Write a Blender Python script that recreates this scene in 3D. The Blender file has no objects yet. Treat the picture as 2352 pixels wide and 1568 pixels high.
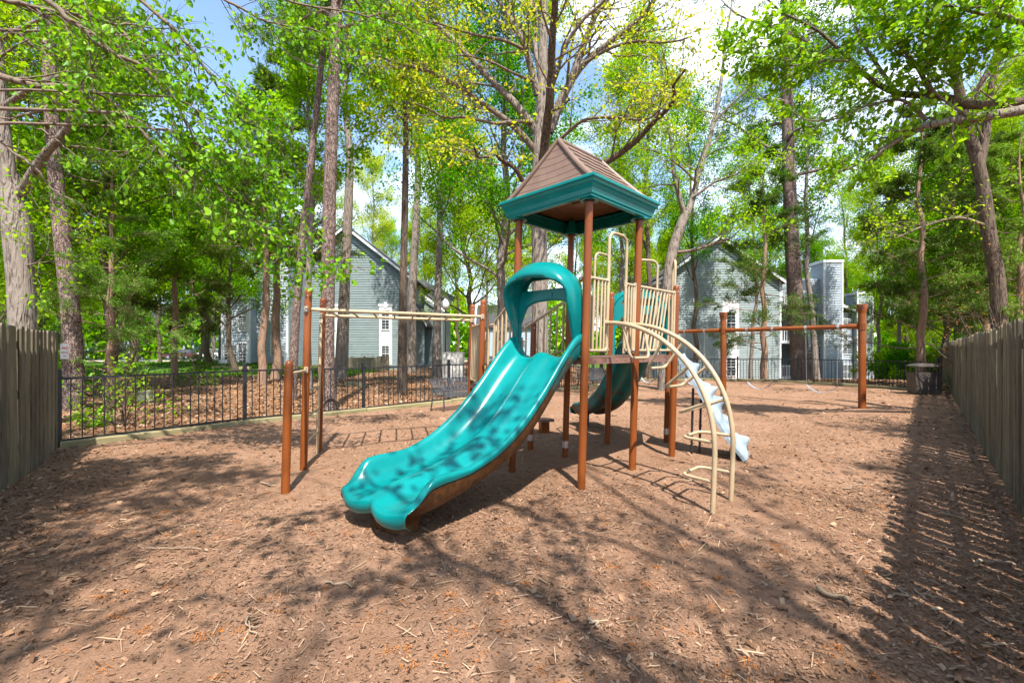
import bpy, math, random
import numpy as np
from mathutils import Vector

# ------------------------------------------------------------------ camera, sky, sun, exposure
SC = bpy.context.scene
COL = SC.collection
EYE = 1.55
FPX, CU, CV = 1045.3, 1176.0, 802.0            # focal length and horizon used to read distances
cam_d = bpy.data.cameras.new('camera'); cam = bpy.data.objects.new('camera', cam_d); COL.objects.link(cam)
cam.location = (0, 0, EYE); cam.rotation_euler = (math.radians(90), 0, 0)
cam_d.lens = 16.0; cam_d.sensor_width = 36.0; cam_d.shift_y = 0.0077
cam_d.clip_start = 0.05; cam_d.clip_end = 3000
SC.camera = cam

SUN_EL, SUN_AZ = 58.0, 13.0                      # sun behind the camera, a little to the right
world = bpy.data.worlds.new('World'); SC.world = world; world.use_nodes = True
wn, wl = world.node_tree.nodes, world.node_tree.links
wn.clear()
w_out = wn.new('ShaderNodeOutputWorld'); w_bg = wn.new('ShaderNodeBackground')
w_sky = wn.new('ShaderNodeTexSky'); w_sky.sky_type = 'NISHITA'; w_sky.sun_disc = False
w_sky.sun_elevation = math.radians(SUN_EL); w_sky.sun_rotation = math.radians(180 - SUN_AZ)
w_sky.air_density = 1.0; w_sky.dust_density = 0.6; w_sky.ozone_density = 1.6
w_tc = wn.new('ShaderNodeTexCoord'); w_map = wn.new('ShaderNodeMapping'); w_map.inputs['Scale'].default_value = (1.0, 1.0, 2.2)
w_map.inputs['Location'].default_value = (5.1, 1.3, 0.0)
w_no = wn.new('ShaderNodeTexNoise'); w_no.inputs['Scale'].default_value = 2.3; w_no.inputs['Detail'].default_value = 8
w_no.inputs['Roughness'].default_value = 0.58; w_no.inputs['Distortion'].default_value = 0.35
w_rp = wn.new('ShaderNodeValToRGB'); w_rp.color_ramp.elements[0].position = 0.50; w_rp.color_ramp.elements[1].position = 0.66
w_mx = wn.new('ShaderNodeMix'); w_mx.data_type = 'RGBA'; w_mx.inputs['B'].default_value = (6.6, 6.8, 7.2, 1)
wl.new(w_tc.outputs['Generated'], w_map.inputs['Vector']); wl.new(w_map.outputs[0], w_no.inputs['Vector'])
wl.new(w_no.outputs['Fac'], w_rp.inputs[0]); wl.new(w_rp.outputs[0], w_mx.inputs['Factor'])
wl.new(w_sky.outputs[0], w_mx.inputs['A']); wl.new(w_mx.outputs['Result'], w_bg.inputs['Color'])
w_bg.inputs['Strength'].default_value = 0.15
wl.new(w_bg.outputs[0], w_out.inputs['Surface'])

sun_d = bpy.data.lights.new('sun', 'SUN'); sun = bpy.data.objects.new('sun', sun_d); COL.objects.link(sun)
sun_d.energy = 4.6; sun_d.angle = math.radians(0.53); sun_d.color = (1.0, 0.95, 0.87)
_e, _a = math.radians(SUN_EL), math.radians(SUN_AZ)
SUN_DIR = Vector((math.sin(_a) * math.cos(_e), -math.cos(_a) * math.cos(_e), math.sin(_e)))
sun.rotation_euler = SUN_DIR.to_track_quat('Z', 'Y').to_euler(); sun.location = (5, -20, 40)

SC.view_settings.view_transform = 'Standard'; SC.view_settings.look = 'None'
SC.view_settings.gamma = 1.0; SC.view_settings.use_curve_mapping = False
SC.view_settings.exposure = 1.4
SC.render.engine = 'CYCLES'
SC.cycles.max_bounces = 5; SC.cycles.diffuse_bounces = 3; SC.cycles.glossy_bounces = 2
SC.cycles.transmission_bounces = 4; SC.cycles.transparent_max_bounces = 6
SC.cycles.use_denoising = True; SC.cycles.use_adaptive_sampling = True; SC.cycles.adaptive_threshold = .02
SC.cycles.caustics_reflective = False; SC.cycles.caustics_refractive = False

# ------------------------------------------------------------------ helpers
def P(u, v, Y):            # point at distance Y seen at (u, v) of the 2352 px wide photograph
    return np.array([(u - CU) / FPX * Y, Y, EYE - (v - CV) / FPX * Y])
def R(a): return math.radians(a)
def sstep(a, b, x):
    t = np.clip((x - a) / (b - a), 0, 1); return t * t * (3 - 2 * t)
def unit(v):
    v = np.asarray(v, float); return v / (np.linalg.norm(v) + 1e-12)

def catmull(pts, n=24):
    p = np.asarray(pts, float); p = np.vstack([2 * p[0] - p[1], p, 2 * p[-1] - p[-2]])
    m = len(p) - 3; out = []
    for t in np.linspace(0, m - 1e-9, n):
        i = int(t); f = t - i; a, b, c, d = p[i:i + 4]
        out.append(.5 * (2 * b + (c - a) * f + (2 * a - 5 * b + 4 * c - d) * f * f + (3 * b - a - 3 * c + d) * f ** 3))
    return np.array(out)

def fillet(pts, rad, n=6):
    p = [np.asarray(q, float) for q in pts]; out = [p[0]]
    for i in range(1, len(p) - 1):
        a, b, c = p[i - 1], p[i], p[i + 1]
        r = min(rad, .49 * np.linalg.norm(a - b), .49 * np.linalg.norm(c - b))
        s, e = b + unit(a - b) * r, b + unit(c - b) * r
        for t in np.linspace(0, 1, n): out.append((1 - t) ** 2 * s + 2 * t * (1 - t) * b + t * t * e)
    out.append(p[-1]); return np.array(out)

def tube_arrays(path, rad, sides=8):
    p = np.asarray(path, float); n = len(p); r = np.broadcast_to(np.asarray(rad, float), (n,))
    t = np.gradient(p, axis=0); t /= np.linalg.norm(t, axis=1)[:, None] + 1e-12
    ref = np.array([0, 0, 1.]) if abs(t[0][2]) < .9 else np.array([1., 0, 0])
    u = np.cross(t[0], ref); u /= np.linalg.norm(u); U = [u]
    for i in range(1, n):
        u = u - t[i] * np.dot(u, t[i]); u /= np.linalg.norm(u) + 1e-12; U.append(u)
    U = np.array(U); W = np.cross(t, U)
    a = np.arange(sides) * 2 * math.pi / sides
    v = p[:, None, :] + r[:, None, None] * (np.cos(a)[None, :, None] * U[:, None, :] + np.sin(a)[None, :, None] * W[:, None, :])
    i, j = np.meshgrid(np.arange(n - 1), np.arange(sides), indexing='ij'); k = (j + 1) % sides
    f = np.stack([i * sides + j, i * sides + k, (i + 1) * sides + k, (i + 1) * sides + j], -1).reshape(-1, 4)
    return v.reshape(-1, 3), f

OFF = {}
def link(o, parent=None):
    COL.objects.link(o)
    if parent is not None: o.parent = parent
    return o
def tag(o, label=None, cat=None, group=None, kind=None):
    if label: o['label'] = label
    if cat: o['category'] = cat
    if group: o['group'] = group
    if kind: o['kind'] = kind
    return o
def empty(name, loc, label=None, cat=None, group=None, rz=0.0, scale=1.0):
    o = bpy.data.objects.new(name, None); o.empty_display_size = .2
    o.location = tuple(loc); o.rotation_euler = (0, 0, rz); o.scale = (scale,) * 3
    COL.objects.link(o); OFF[o.name] = np.array(loc, float); tag(o, label, cat, group); return o

class MB:
    def __init__(s): s.v = []; s.f = []; s.mi = []; s.n = 0
    def add(s, v, f, mi=0):
        v = np.asarray(v, float).reshape(-1, 3)
        s.v.append(v); s.f += [tuple(int(i) + s.n for i in q) for q in f]; s.mi += [mi] * len(f); s.n += len(v); return s
    def tube(s, path, r, sides=10, caps=True, mi=0):
        v, f = tube_arrays(path, r, sides); s.add(v, f, mi)
        if caps:
            b = s.n - len(v)
            s.f.append(tuple(b + i for i in range(sides))[::-1]); s.f.append(tuple(s.n - sides + i for i in range(sides))); s.mi += [mi, mi]
        return s
    def box(s, c, size, ax=None, ay=None, az=None, mi=0):
        c = np.asarray(c, float); ax = np.array([1., 0, 0]) if ax is None else unit(ax)
        az = np.array([0, 0, 1.]) if az is None else unit(az)
        ay = np.cross(az, ax) if ay is None else unit(ay)
        h = np.asarray(size, float) / 2
        v = [c + ax * h[0] * i + ay * h[1] * j + az * h[2] * k for k in (-1, 1) for j in (-1, 1) for i in (-1, 1)]
        return s.add(v, [(0, 2, 3, 1), (4, 5, 7, 6), (0, 1, 5, 4), (2, 6, 7, 3), (0, 4, 6, 2), (1, 3, 7, 5)], mi)
    def grid(s, g, mi=0, close_u=False):
        g = np.asarray(g, float); a, b = g.shape[:2]; f = []
        for i in range(a - 1):
            for j in range(b if close_u else b - 1):
                k = (j + 1) % b; f.append((i * b + j, i * b + k, (i + 1) * b + k, (i + 1) * b + j))
        return s.add(g.reshape(-1, 3), f, mi)
    def prism(s, poly, z0, z1, mi=0):
        n = len(poly); v = [(p[0], p[1], z0) for p in poly] + [(p[0], p[1], z1) for p in poly]
        f = [tuple(range(n))[::-1], tuple(range(n, 2 * n))] + [(i, (i + 1) % n, n + (i + 1) % n, n + i) for i in range(n)]
        return s.add(v, f, mi)
    def mesh(s, name, mats, off=None, smooth=None):
        v = np.vstack(s.v)
        if off is not None: v = v - off
        me = bpy.data.meshes.new(name); me.from_pydata(v.tolist(), [], s.f)
        mats = mats if isinstance(mats, (list, tuple)) else [mats]
        for m in mats: me.materials.append(m)
        if len(mats) > 1: me.polygons.foreach_set('material_index', s.mi)
        if smooth:
            me.polygons.foreach_set('use_smooth', [True] * len(me.polygons)); me.set_sharp_from_angle(angle=R(smooth))
        me.update(); return me
    def build(s, name, mats, parent=None, smooth=40, lean=False):
        if lean:
            for v in s.v: v[:, 0] += LEAN * v[:, 2]
        off = OFF.get(parent.name) if parent is not None else None
        me = s.mesh(name, mats, off, smooth)
        o = bpy.data.objects.new(name, me); link(o, parent)
        if parent is not None: OFF[o.name] = off
        return o

def quad_mesh(name, v, f, mat, smooth=False):
    v = np.ascontiguousarray(v, dtype=np.float32); f = np.ascontiguousarray(f, dtype=np.int32); k = f.shape[1]
    me = bpy.data.meshes.new(name); me.vertices.add(len(v)); me.vertices.foreach_set('co', v.ravel())
    me.loops.add(f.size); me.loops.foreach_set('vertex_index', f.ravel())
    me.polygons.add(len(f)); me.polygons.foreach_set('loop_start', np.arange(0, f.size, k, dtype=np.int32))
    me.polygons.foreach_set('loop_total', np.full(len(f), k, dtype=np.int32))
    if smooth: me.polygons.foreach_set('use_smooth', np.ones(len(f), dtype=bool))
    me.update(calc_edges=True); me.materials.append(mat); return me

# ------------------------------------------------------------------ materials
def lin(r, g, b): return tuple(((c / 255) / 12.92 if c / 255 <= .04045 else ((c / 255 + .055) / 1.055) ** 2.4) for c in (r, g, b)) + (1,)
class NT:
    def __init__(s, name):
        s.m = bpy.data.materials.new(name); s.m.use_nodes = True; s.t = s.m.node_tree; s.t.nodes.clear()
        s.out = s.n('ShaderNodeOutputMaterial')
    def n(s, ty, **kw):
        x = s.t.nodes.new(ty)
        for k, v in kw.items():
            if k.startswith('i_'):
                key = k[2:].replace('_', ' '); s.set(x.inputs[key], v)
            elif k.startswith('x_'): s.set(x.inputs[int(k[2:])], v)
            else: setattr(x, k, v)
        return x
    def set(s, sock, v):
        if hasattr(v, 'is_output') or isinstance(v, bpy.types.NodeSocket): s.t.links.new(v, sock)
        else: sock.default_value = v
    def coord(s, which='Object', scale=(1, 1, 1)):
        tc = s.n('ShaderNodeTexCoord'); mp = s.n('ShaderNodeMapping'); mp.inputs['Scale'].default_value = scale
        s.t.links.new(tc.outputs[which], mp.inputs['Vector']); return mp.outputs[0]
    def noise(s, vec, scale, detail=4, rough=.55, dist=0):
        x = s.n('ShaderNodeTexNoise', i_Scale=scale, i_Detail=detail, i_Roughness=rough, i_Distortion=dist); s.t.links.new(vec, x.inputs['Vector']); return x.outputs['Fac']
    def ramp(s, fac, stops):
        r = s.n('ShaderNodeValToRGB'); e = r.color_ramp.elements
        while len(e) < len(stops): e.new(.5)
        for el, (p, c) in zip(e, stops): el.position = p; el.color = c if len(c) == 4 else tuple(c) + (1,)
        s.t.links.new(fac, r.inputs[0]); return r.outputs[0]
    def mix(s, fac, a, b, mode='MIX'):
        x = s.n('ShaderNodeMix', data_type='RGBA', blend_type=mode)
        s.set(x.inputs['Factor'], fac); s.set(x.inputs['A'], a); s.set(x.inputs['B'], b); return x.outputs['Result']
    def math(s, op, a, b=0.0, clamp=False):
        x = s.n('ShaderNodeMath', operation=op, use_clamp=clamp); s.set(x.inputs[0], a); s.set(x.inputs[1], b); return x.outputs[0]
    def bump(s, h, strength=.3, dist=.02):
        return s.n('ShaderNodeBump', i_Height=h, i_Strength=strength, i_Distance=dist).outputs[0]
    def bsdf(s, color, rough=.5, normal=None, metal=0.0, spec=.5, coat=0.0, coat_r=.1, trans=0.0):
        b = s.n('ShaderNodeBsdfPrincipled', i_Metallic=metal)
        s.set(b.inputs['Base Color'], color); s.set(b.inputs['Roughness'], rough); s.set(b.inputs['Specular IOR Level'], spec)
        b.inputs['Coat Weight'].default_value = coat; b.inputs['Coat Roughness'].default_value = coat_r
        b.inputs['Transmission Weight'].default_value = trans
        if normal is not None: s.t.links.new(normal, b.inputs['Normal'])
        return b.outputs[0]
    def end(s, sh): s.t.links.new(sh, s.out.inputs['Surface']); return s.m

def pmat(name, c0, c1, scale=8, rough=.5, bump=.15, stretch=(1, 1, 1), metal=0, spec=.5, coat=0, detail=5, lo=.3, hi=.7, bscale=None, bdist=.01, rr=.1):
    t = NT(name); v = t.coord('Object', stretch); f = t.noise(v, scale, detail)
    c = t.ramp(f, [(lo, c0), (hi, c1)])
    f2 = t.noise(v, bscale or scale * 6, 4)
    ro = t.math('ADD', rough - rr * .5, t.math('MULTIPLY', f2, rr))
    return t.end(t.bsdf(c, ro, t.bump(f2, bump, bdist) if bump else None, metal, spec, coat))

def leaf_mat(name, cols, trans=.4, rough=.45, spec=.35, tcol=(1.25, 1.15, .4, 1), hue=.06, gloss=False):
    t = NT(name); g = t.n('ShaderNodeNewGeometry'); oi = t.n('ShaderNodeObjectInfo')
    k = len(cols); c = t.ramp(g.outputs['Random Per Island'], [(i / max(1, k - 1) * .9 + .05, q) for i, q in enumerate(cols)])
    v = t.coord('Object'); f = t.noise(v, .45, 2)
    val = t.math('ADD', .75, t.math('MULTIPLY', f, .6)); 
    hs = t.n('ShaderNodeHueSaturation', i_Value=val, i_Color=c)
    t.set(hs.inputs['Hue'], t.math('ADD', .5 - hue / 4, t.math('MULTIPLY', oi.outputs['Random'], hue / 2)))
    c = hs.outputs[0]
    b = t.bsdf(c, rough, None, 0, .22) if gloss else t.n('ShaderNodeBsdfDiffuse', i_Color=c).outputs[0]
    tr = t.n('ShaderNodeBsdfTranslucent'); t.set(tr.inputs['Color'], t.mix(1.0, c, tcol, 'MULTIPLY'))
    m = t.n('ShaderNodeMixShader', i_Fac=trans); t.t.links.new(b, m.inputs[1]); t.t.links.new(tr.outputs[0], m.inputs[2])
    return t.end(m.outputs[0])

def bark_mat(name, dark, light, sc=9, stretch=(1, 1, .22), plate=False, bump=.8, bd=.03, lichen=None):
    t = NT(name); v = t.coord('Object', stretch)
    n1 = t.noise(v, sc, 6, .65, .6)
    vo = t.n('ShaderNodeTexVoronoi', feature='DISTANCE_TO_EDGE' if plate else 'F1', i_Scale=sc * (.9 if plate else 1.3))
    wv = t.n('ShaderNodeVectorMath', operation='ADD'); t.t.links.new(v, wv.inputs[0]); 
    nn = t.n('ShaderNodeTexNoise', i_Scale=sc * .8, i_Detail=3); t.t.links.new(v, nn.inputs['Vector'])
    sc3 = t.n('ShaderNodeVectorMath', operation='SCALE'); sc3.inputs['Scale'].default_value = .22; t.t.links.new(nn.outputs['Color'], sc3.inputs[0]); t.t.links.new(sc3.outputs[0], wv.inputs[1])
    t.t.links.new(wv.outputs[0], vo.inputs['Vector'])
    h = t.ramp(vo.outputs['Distance'], [(0, (0, 0, 0, 1)), (.12 if plate else .6, (1, 1, 1, 1))])
    hh = t.math('ADD', t.math('MULTIPLY', h, .6), t.math('MULTIPLY', n1, .7))
    c = t.ramp(hh, [(.36, dark), (.74, light)])
    big = t.noise(t.coord('Object'), 1.6, 3); c = t.mix(t.ramp(big, [(.45, (0, 0, 0, 1)), (.7, (.5, .5, .5, 1))]), c, lichen or light)
    return t.end(t.bsdf(c, .9, t.bump(hh, bump, bd), 0, .15))

M = {}
M['post'] = pmat('rust_brown_powder_coat', (.135, .035, .008, 1), (.215, .060, .013, 1), 2.5, .34, .05, (1, 1, .4), spec=.3)
M['tan'] = pmat('tan_powder_coat', (.34, .25, .15, 1), (.43, .33, .21, 1), 3, .40, .04, spec=.35)
M['galv'] = pmat('galvanised_steel', (.35, .35, .36, 1), (.55, .55, .56, 1), 20, .38, .08, metal=.9)
M['rivet'] = pmat('zinc_bolt', (.5, .5, .5, 1), (.7, .7, .7, 1), 20, .3, 0, metal=1)
M['chain'] = pmat('chain_steel', (.42, .42, .43, 1), (.62, .62, .63, 1), 20, .35, 0, metal=.8)

def teal_mat(name, dirt=0.0):
    t = NT(name); v = t.coord('Object')
    c = t.ramp(t.noise(v, 2.0, 4), [(.3, (.0006, .135, .135, 1)), (.7, (.001, .185, .182, 1))])
    sc = t.ramp(t.noise(v, 38, 6, .7), [(.60, (0, 0, 0, 1)), (.78, (.35, .35, .35, 1))])
    c = t.mix(sc, c, (.05, .21, .19, 1))
    geo = t.n('ShaderNodeNewGeometry'); sep = t.n('ShaderNodeSeparateXYZ'); t.t.links.new(geo.outputs['Position'], sep.inputs[0])
    if dirt:
        nz = t.noise(v, 5, 5, .6)
        h = t.math('SUBTRACT', t.math('ADD', t.math('MULTIPLY', nz, .9), dirt - .45), t.math('MULTIPLY', sep.outputs['Z'], .42))
        mk = t.ramp(h, [(.25, (0, 0, 0, 1)), (.5, (1, 1, 1, 1))])
        mud = t.ramp(t.noise(v, 22, 4), [(.3, (.035, .016, .006, 1)), (.7, (.13, .05, .014, 1))])
        c = t.mix(mk, c, mud)
    f2 = t.noise(v, 160, 3)
    ro = t.math('ADD', .17 if not dirt else .45, t.math('MULTIPLY', t.noise(v, 6, 4), .16))
    return t.end(t.bsdf(c, ro, t.bump(f2, .05, .002), 0, .30, .0))
M['teal'] = teal_mat('teal_moulded_plastic')
M['teal_dirty'] = teal_mat('teal_plastic_with_mud', .95); M['teal_mossy'] = teal_mat('teal_plastic_lightly_soiled', .62)
M['deck'] = pmat('brown_coated_deck', (.14, .065, .045, 1), (.24, .13, .095, 1), 6, .6, .2, bscale=120)
M['roofbrown'] = pmat('brown_moulded_roof', (.125, .075, .052, 1), (.175, .110, .080, 1), 3, .5, .12, bscale=90)
M['roofin'] = pmat('brown_roof_inside', (.14, .06, .025, 1), (.20, .09, .035, 1), 5, .55, .1)
M['rock'] = pmat('grey_blue_climbing_wall', (.13, .17, .21, 1), (.27, .33, .38, 1), 4, .62, .5, bscale=14, bdist=.02)
M['black'] = pmat('black_painted_steel', (.008, .008, .009, 1), (.022, .022, .024, 1), 9, .42, .05)
M['bench'] = pmat('charcoal_coated_steel', (.03, .032, .036, 1), (.06, .063, .07, 1), 9, .42, .05)
M['bin'] = pmat('dark_brown_bin_plastic', (.030, .024, .021, 1), (.075, .062, .055, 1), 4, .5, .1)

def wood_mat(name, stops, sc=7, stretch=(1, 1, .09), rough=.85, vari=.5):
    t = NT(name); oi = t.n('ShaderNodeObjectInfo')
    tc = t.n('ShaderNodeTexCoord'); add = t.n('ShaderNodeVectorMath', operation='ADD'); t.t.links.new(tc.outputs['Object'], add.inputs[0])
    sc3 = t.n('ShaderNodeVectorMath', operation='SCALE'); sc3.inputs[0].default_value = (13, 7, 31); t.t.links.new(oi.outputs['Random'], sc3.inputs['Scale']); t.t.links.new(sc3.outputs[0], add.inputs[1])
    mp = t.n('ShaderNodeMapping'); mp.inputs['Scale'].default_value = stretch; t.t.links.new(add.outputs[0], mp.inputs['Vector'])
    n = t.noise(mp.outputs[0], sc * 2.2, 6, .7, .8); big = t.noise(add.outputs[0], 1.3, 3)
    f = t.math('ADD', t.math('MULTIPLY', n, .75), t.math('MULTIPLY', big, .25))
    c = t.ramp(f, stops)
    hs = t.n('ShaderNodeHueSaturation', i_Color=c)
    t.set(hs.inputs['Value'], t.math('ADD', 1 - vari / 2, t.math('MULTIPLY', oi.outputs['Random'], vari)))
    return t.end(t.bsdf(hs.outputs[0], rough, t.bump(n, .5, .006), 0, .2))
M['board'] = wood_mat('weathered_fence_board', [(.3, (.055, .044, .030, 1)), (.5, (.155, .128, .086, 1)), (.74, (.25, .212, .150, 1))])
M['timber'] = wood_mat('treated_landscape_timber', [(.3, (.10, .085, .04, 1)), (.5, (.22, .19, .10, 1)), (.75, (.33, .28, .17, 1))], stretch=(.09, 1, 1))
M['stick'] = pmat('dry_stick', (.14, .09, .055, 1), (.36, .27, .18, 1), 14, .9, .4)
M['bark_oak'] = bark_mat('grey_oak_bark', (.022, .016, .013, 1), (.23, .19, .16, 1), 13, (1, 1, .13), bump=1.0, bd=.06)
M['bark_brown'] = bark_mat('brown_bark', (.015, .010, .008, 1), (.12, .088, .064, 1), 13, (1, 1, .13), bump=1.0, bd=.06)
M['bark_pine'] = bark_mat('scaly_pine_bark', (.03, .018, .014, 1), (.23, .165, .14, 1), 17, (1, 1, .4), True, bump=1.0, bd=.05)
M['bark_cedar'] = bark_mat('stringy_cedar_bark', (.07, .04, .026, 1), (.25, .16, .11, 1), 14, (1, 1, .07))
M['bark_limb'] = bark_mat('dark_limb_bark', (.03, .021, .015, 1), (.17, .13, .10, 1), 12, (1, 1, .5), bump=.5, bd=.015)
G = dict(fresh=[(.12, .27, .004, 1), (.18, .35, .006, 1), (.25, .42, .010, 1), (.32, .46, .018, 1)],
         yellow=[(.30, .40, .012, 1), (.40, .46, .02, 1), (.48, .50, .06, 1)],
         mid=[(.045, .17, .004, 1), (.08, .24, .005, 1), (.13, .32, .007, 1)],
         hero=[(.065, .22, .003, 1), (.12, .31, .005, 1), (.22, .43, .012, 1)],
         oak=[(.09, .27, .004, 1), (.16, .36, .006, 1), (.26, .45, .014, 1)],
         cedar=[(.045, .095, .018, 1), (.075, .14, .024, 1), (.12, .20, .034, 1)],
         cedarl=[(.08, .18, .025, 1), (.12, .25, .035, 1), (.18, .33, .05, 1)],
         pine=[(.05, .12, .012, 1), (.085, .18, .016, 1)], red=[(.30, .12, .05, 1), (.42, .20, .09, 1)])
for k, c in G.items(): M['leaf_' + k] = leaf_mat('leaf_' + k, c, .45 if 'cedar' not in k else .3, gloss=k in ('hero', 'oak'))

# ------------------------------------------------------------------ ground
def gz(x, y):
    x = np.asarray(x, float); y = np.asarray(y, float)
    z = -1.35 * sstep(21, 42, y) * sstep(2, 13, x) - .25 * sstep(24, 45, y) * (1 - sstep(2, 13, x))
    z = z + .75 * np.exp(-(((x + 25) / 7.5) ** 2 + ((y - 36) / 6) ** 2))
    z = z + .012 * (np.sin(1.9 * x + .7 * y) + np.sin(2.7 * y - 1.1 * x + 1)) + .005 * (np.sin(7.1 * x + 2.2 * y) + np.sin(6.3 * y - 3.7 * x))
    return z
FENCE_L = [(-7.22, 7.25), (-5.55, 9.45), (-3.70, 11.35), (-1.84, 13.25), (-.05, 15.15), (1.70, 17.1), (3.4, 19.1), (5.1, 21.1), (6.7, 23.2)]
FENCE_R = [(6.7, 23.2), (9.0, 23.6), (11.25, 22.7), (13.2, 21.0), (14.55, 18.75), (15.15, 16.2)]
WOOD_L = ((-3.1, 1.45), (-7.17, 7.15)); 
def wood_r(t): return np.array([5.02 + .672 * t, 4.46 + .740 * t])       # metres along the right-hand board fence
YARD = [WOOD_L[0]] + FENCE_L + FENCE_R[1:] + [tuple(wood_r(15.2)), tuple(wood_r(-4.2)), (0, -6), (-3, -4)]
def inside(poly, x, y):
    c = np.zeros(np.shape(x), bool); n = len(poly)
    for i in range(n):
        (x0, y0), (x1, y1) = poly[i], poly[(i + 1) % n]
        if y0 == y1: continue
        k = ((y0 > y) != (y1 > y)) & (x < (x1 - x0) * (y - y0) / (y1 - y0) + x0); c ^= k
    return c

def axis(a, b, fine0, fine1, step, coarse):
    out = list(np.arange(fine0, fine1 + 1e-6, step)); s = step; x = fine0
    while x > a: s = min(s * 1.25, coarse); x -= s; out.insert(0, x)
    s = step; x = fine1
    while x < b: s = min(s * 1.25, coarse); x += s; out.append(x)
    return np.array(out)
gx = axis(-900, 900, -32, 34, .5, 120); gy = axis(-400, 1500, -6, 52, .5, 120)
X, Y = np.meshgrid(gx, gy); Z = gz(X, Y) - .012
nx, ny = len(gx), len(gy)
idx = np.arange(nx * ny).reshape(ny, nx)
gf = np.stack([idx[:-1, :-1], idx[:-1, 1:], idx[1:, 1:], idx[1:, :-1]], -1).reshape(-1, 4)

def ground_mat():
    t = NT('leaf_litter_and_grass'); v = t.coord('Object')
    a = t.noise(v, 26, 6, .7); b = t.noise(v, .35, 3)
    lit = t.ramp(a, [(.28, (.06, .03, .015, 1)), (.5, (.24, .115, .055, 1)), (.72, (.40, .225, .125, 1))])
    soil = t.ramp(a, [(.3, (.07, .045, .025, 1)), (.7, (.22, .14, .085, 1))])
    c = t.mix(t.ramp(b, [(.4, (0, 0, 0, 1)), (.62, (.8, .8, .8, 1))]), lit, soil)
    at = t.n('ShaderNodeAttribute', attribute_name='grass')
    gm = t.math('ADD', at.outputs['Fac'], t.math('MULTIPLY', t.math('SUBTRACT', t.noise(v, .9, 5), .5), 1.1))
    gr = t.ramp(t.noise(v, 18, 5), [(.3, (.035, .075, .01, 1)), (.7, (.10, .19, .025, 1))])
    c = t.mix(t.ramp(gm, [(.42, (0, 0, 0, 1)), (.6, (1, 1, 1, 1))]), c, gr)
    return t.end(t.bsdf(c, .95, t.bump(a, .9, .03), 0, .1))
M['ground'] = ground_mat()
gme = quad_mesh('ground', np.stack([X, Y, Z], -1).reshape(-1, 3), gf, M['ground'], True)
grass_w = (sstep(24, 31, Y) * (1 - sstep(-13, -8, X)) * (1 - sstep(60, 90, Y)) * .95 + sstep(55, 80, Y) * .8).clip(0, 1).ravel()
at = gme.attributes.new('grass', 'FLOAT', 'POINT'); at.data.foreach_set('value', grass_w.astype(np.float32))
tag(link(bpy.data.objects.new('ground', gme)), kind='structure')

def mulch_mat():
    t = NT('brown_wood_mulch'); v = t.coord('Object')
    a = t.noise(v, 70, 7, .72, .4); b = t.noise(v, .8, 4, .6); d = t.noise(v, 9, 5, .65)
    c = t.ramp(a, [(.25, (.06, .03, .017, 1)), (.48, (.18, .098, .058, 1)), (.75, (.33, .20, .125, 1))])
    dust = t.ramp(d, [(.3, (.20, .112, .070, 1)), (.7, (.33, .20, .132, 1))])
    c = t.mix(t.ramp(b, [(.38, (.15, .15, .15, 1)), (.66, (.85, .85, .85, 1))]), c, dust)
    return t.end(t.bsdf(c, .95, t.bump(t.math('ADD', a, t.math('MULTIPLY', d, .6)), .8, .018), 0, .1))
M['mulch'] = mulch_mat()
mx = np.arange(-8.6, 16.6, .2); my = np.arange(-6, 24.4, .2); MX, MY = np.meshgrid(mx, my)
nx = len(mx); idx = np.arange(MX.size).reshape(MX.shape)
mf = np.stack([idx[:-1, :-1], idx[:-1, 1:], idx[1:, 1:], idx[1:, :-1]], -1).reshape(-1, 4)
fc = np.stack([MX, MY], -1).reshape(-1, 2)[mf].mean(1); mf = mf[inside(YARD, fc[:, 0], fc[:, 1])]
used, inv = np.unique(mf.ravel(), return_inverse=True)
mv = np.stack([MX, MY, gz(MX, MY)], -1).reshape(-1, 3)[used]
tag(link(bpy.data.objects.new('mulch_ground', quad_mesh('mulch_ground', mv, inv.reshape(-1, 4), M['mulch'], True))), kind='structure')

# wood chips, fallen leaves and needle clumps: real little pieces that nobody could count
rng = np.random.default_rng(11)
def flat_bits(cx, cy, L, W, rng, tilt=.25, lift=.004, curl=.25):
    n = len(cx); a = rng.uniform(0, 2 * np.pi, n); c = np.stack([cx, cy, gz(cx, cy) + lift + rng.uniform(0, .008, n)], -1)
    t = np.stack([np.cos(a), np.sin(a), rng.normal(0, tilt, n)], -1); s = np.stack([-np.sin(a), np.cos(a), rng.normal(0, tilt, n)], -1)
    L = L[:, None] / 2; W = W[:, None] / 2; up = np.array([0, 0, 1.]) * (W * curl * rng.uniform(-1, 2, (n, 1)))
    k = rng.uniform(.6, 1, (n, 1))
    v = np.stack([c - t * L - s * W * k + up, c + t * L * k - s * W + up, c + t * L + s * W * k, c - t * L * k + s * W], 1).reshape(-1, 3)
    return v, np.arange(4 * n).reshape(n, 4)
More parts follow.
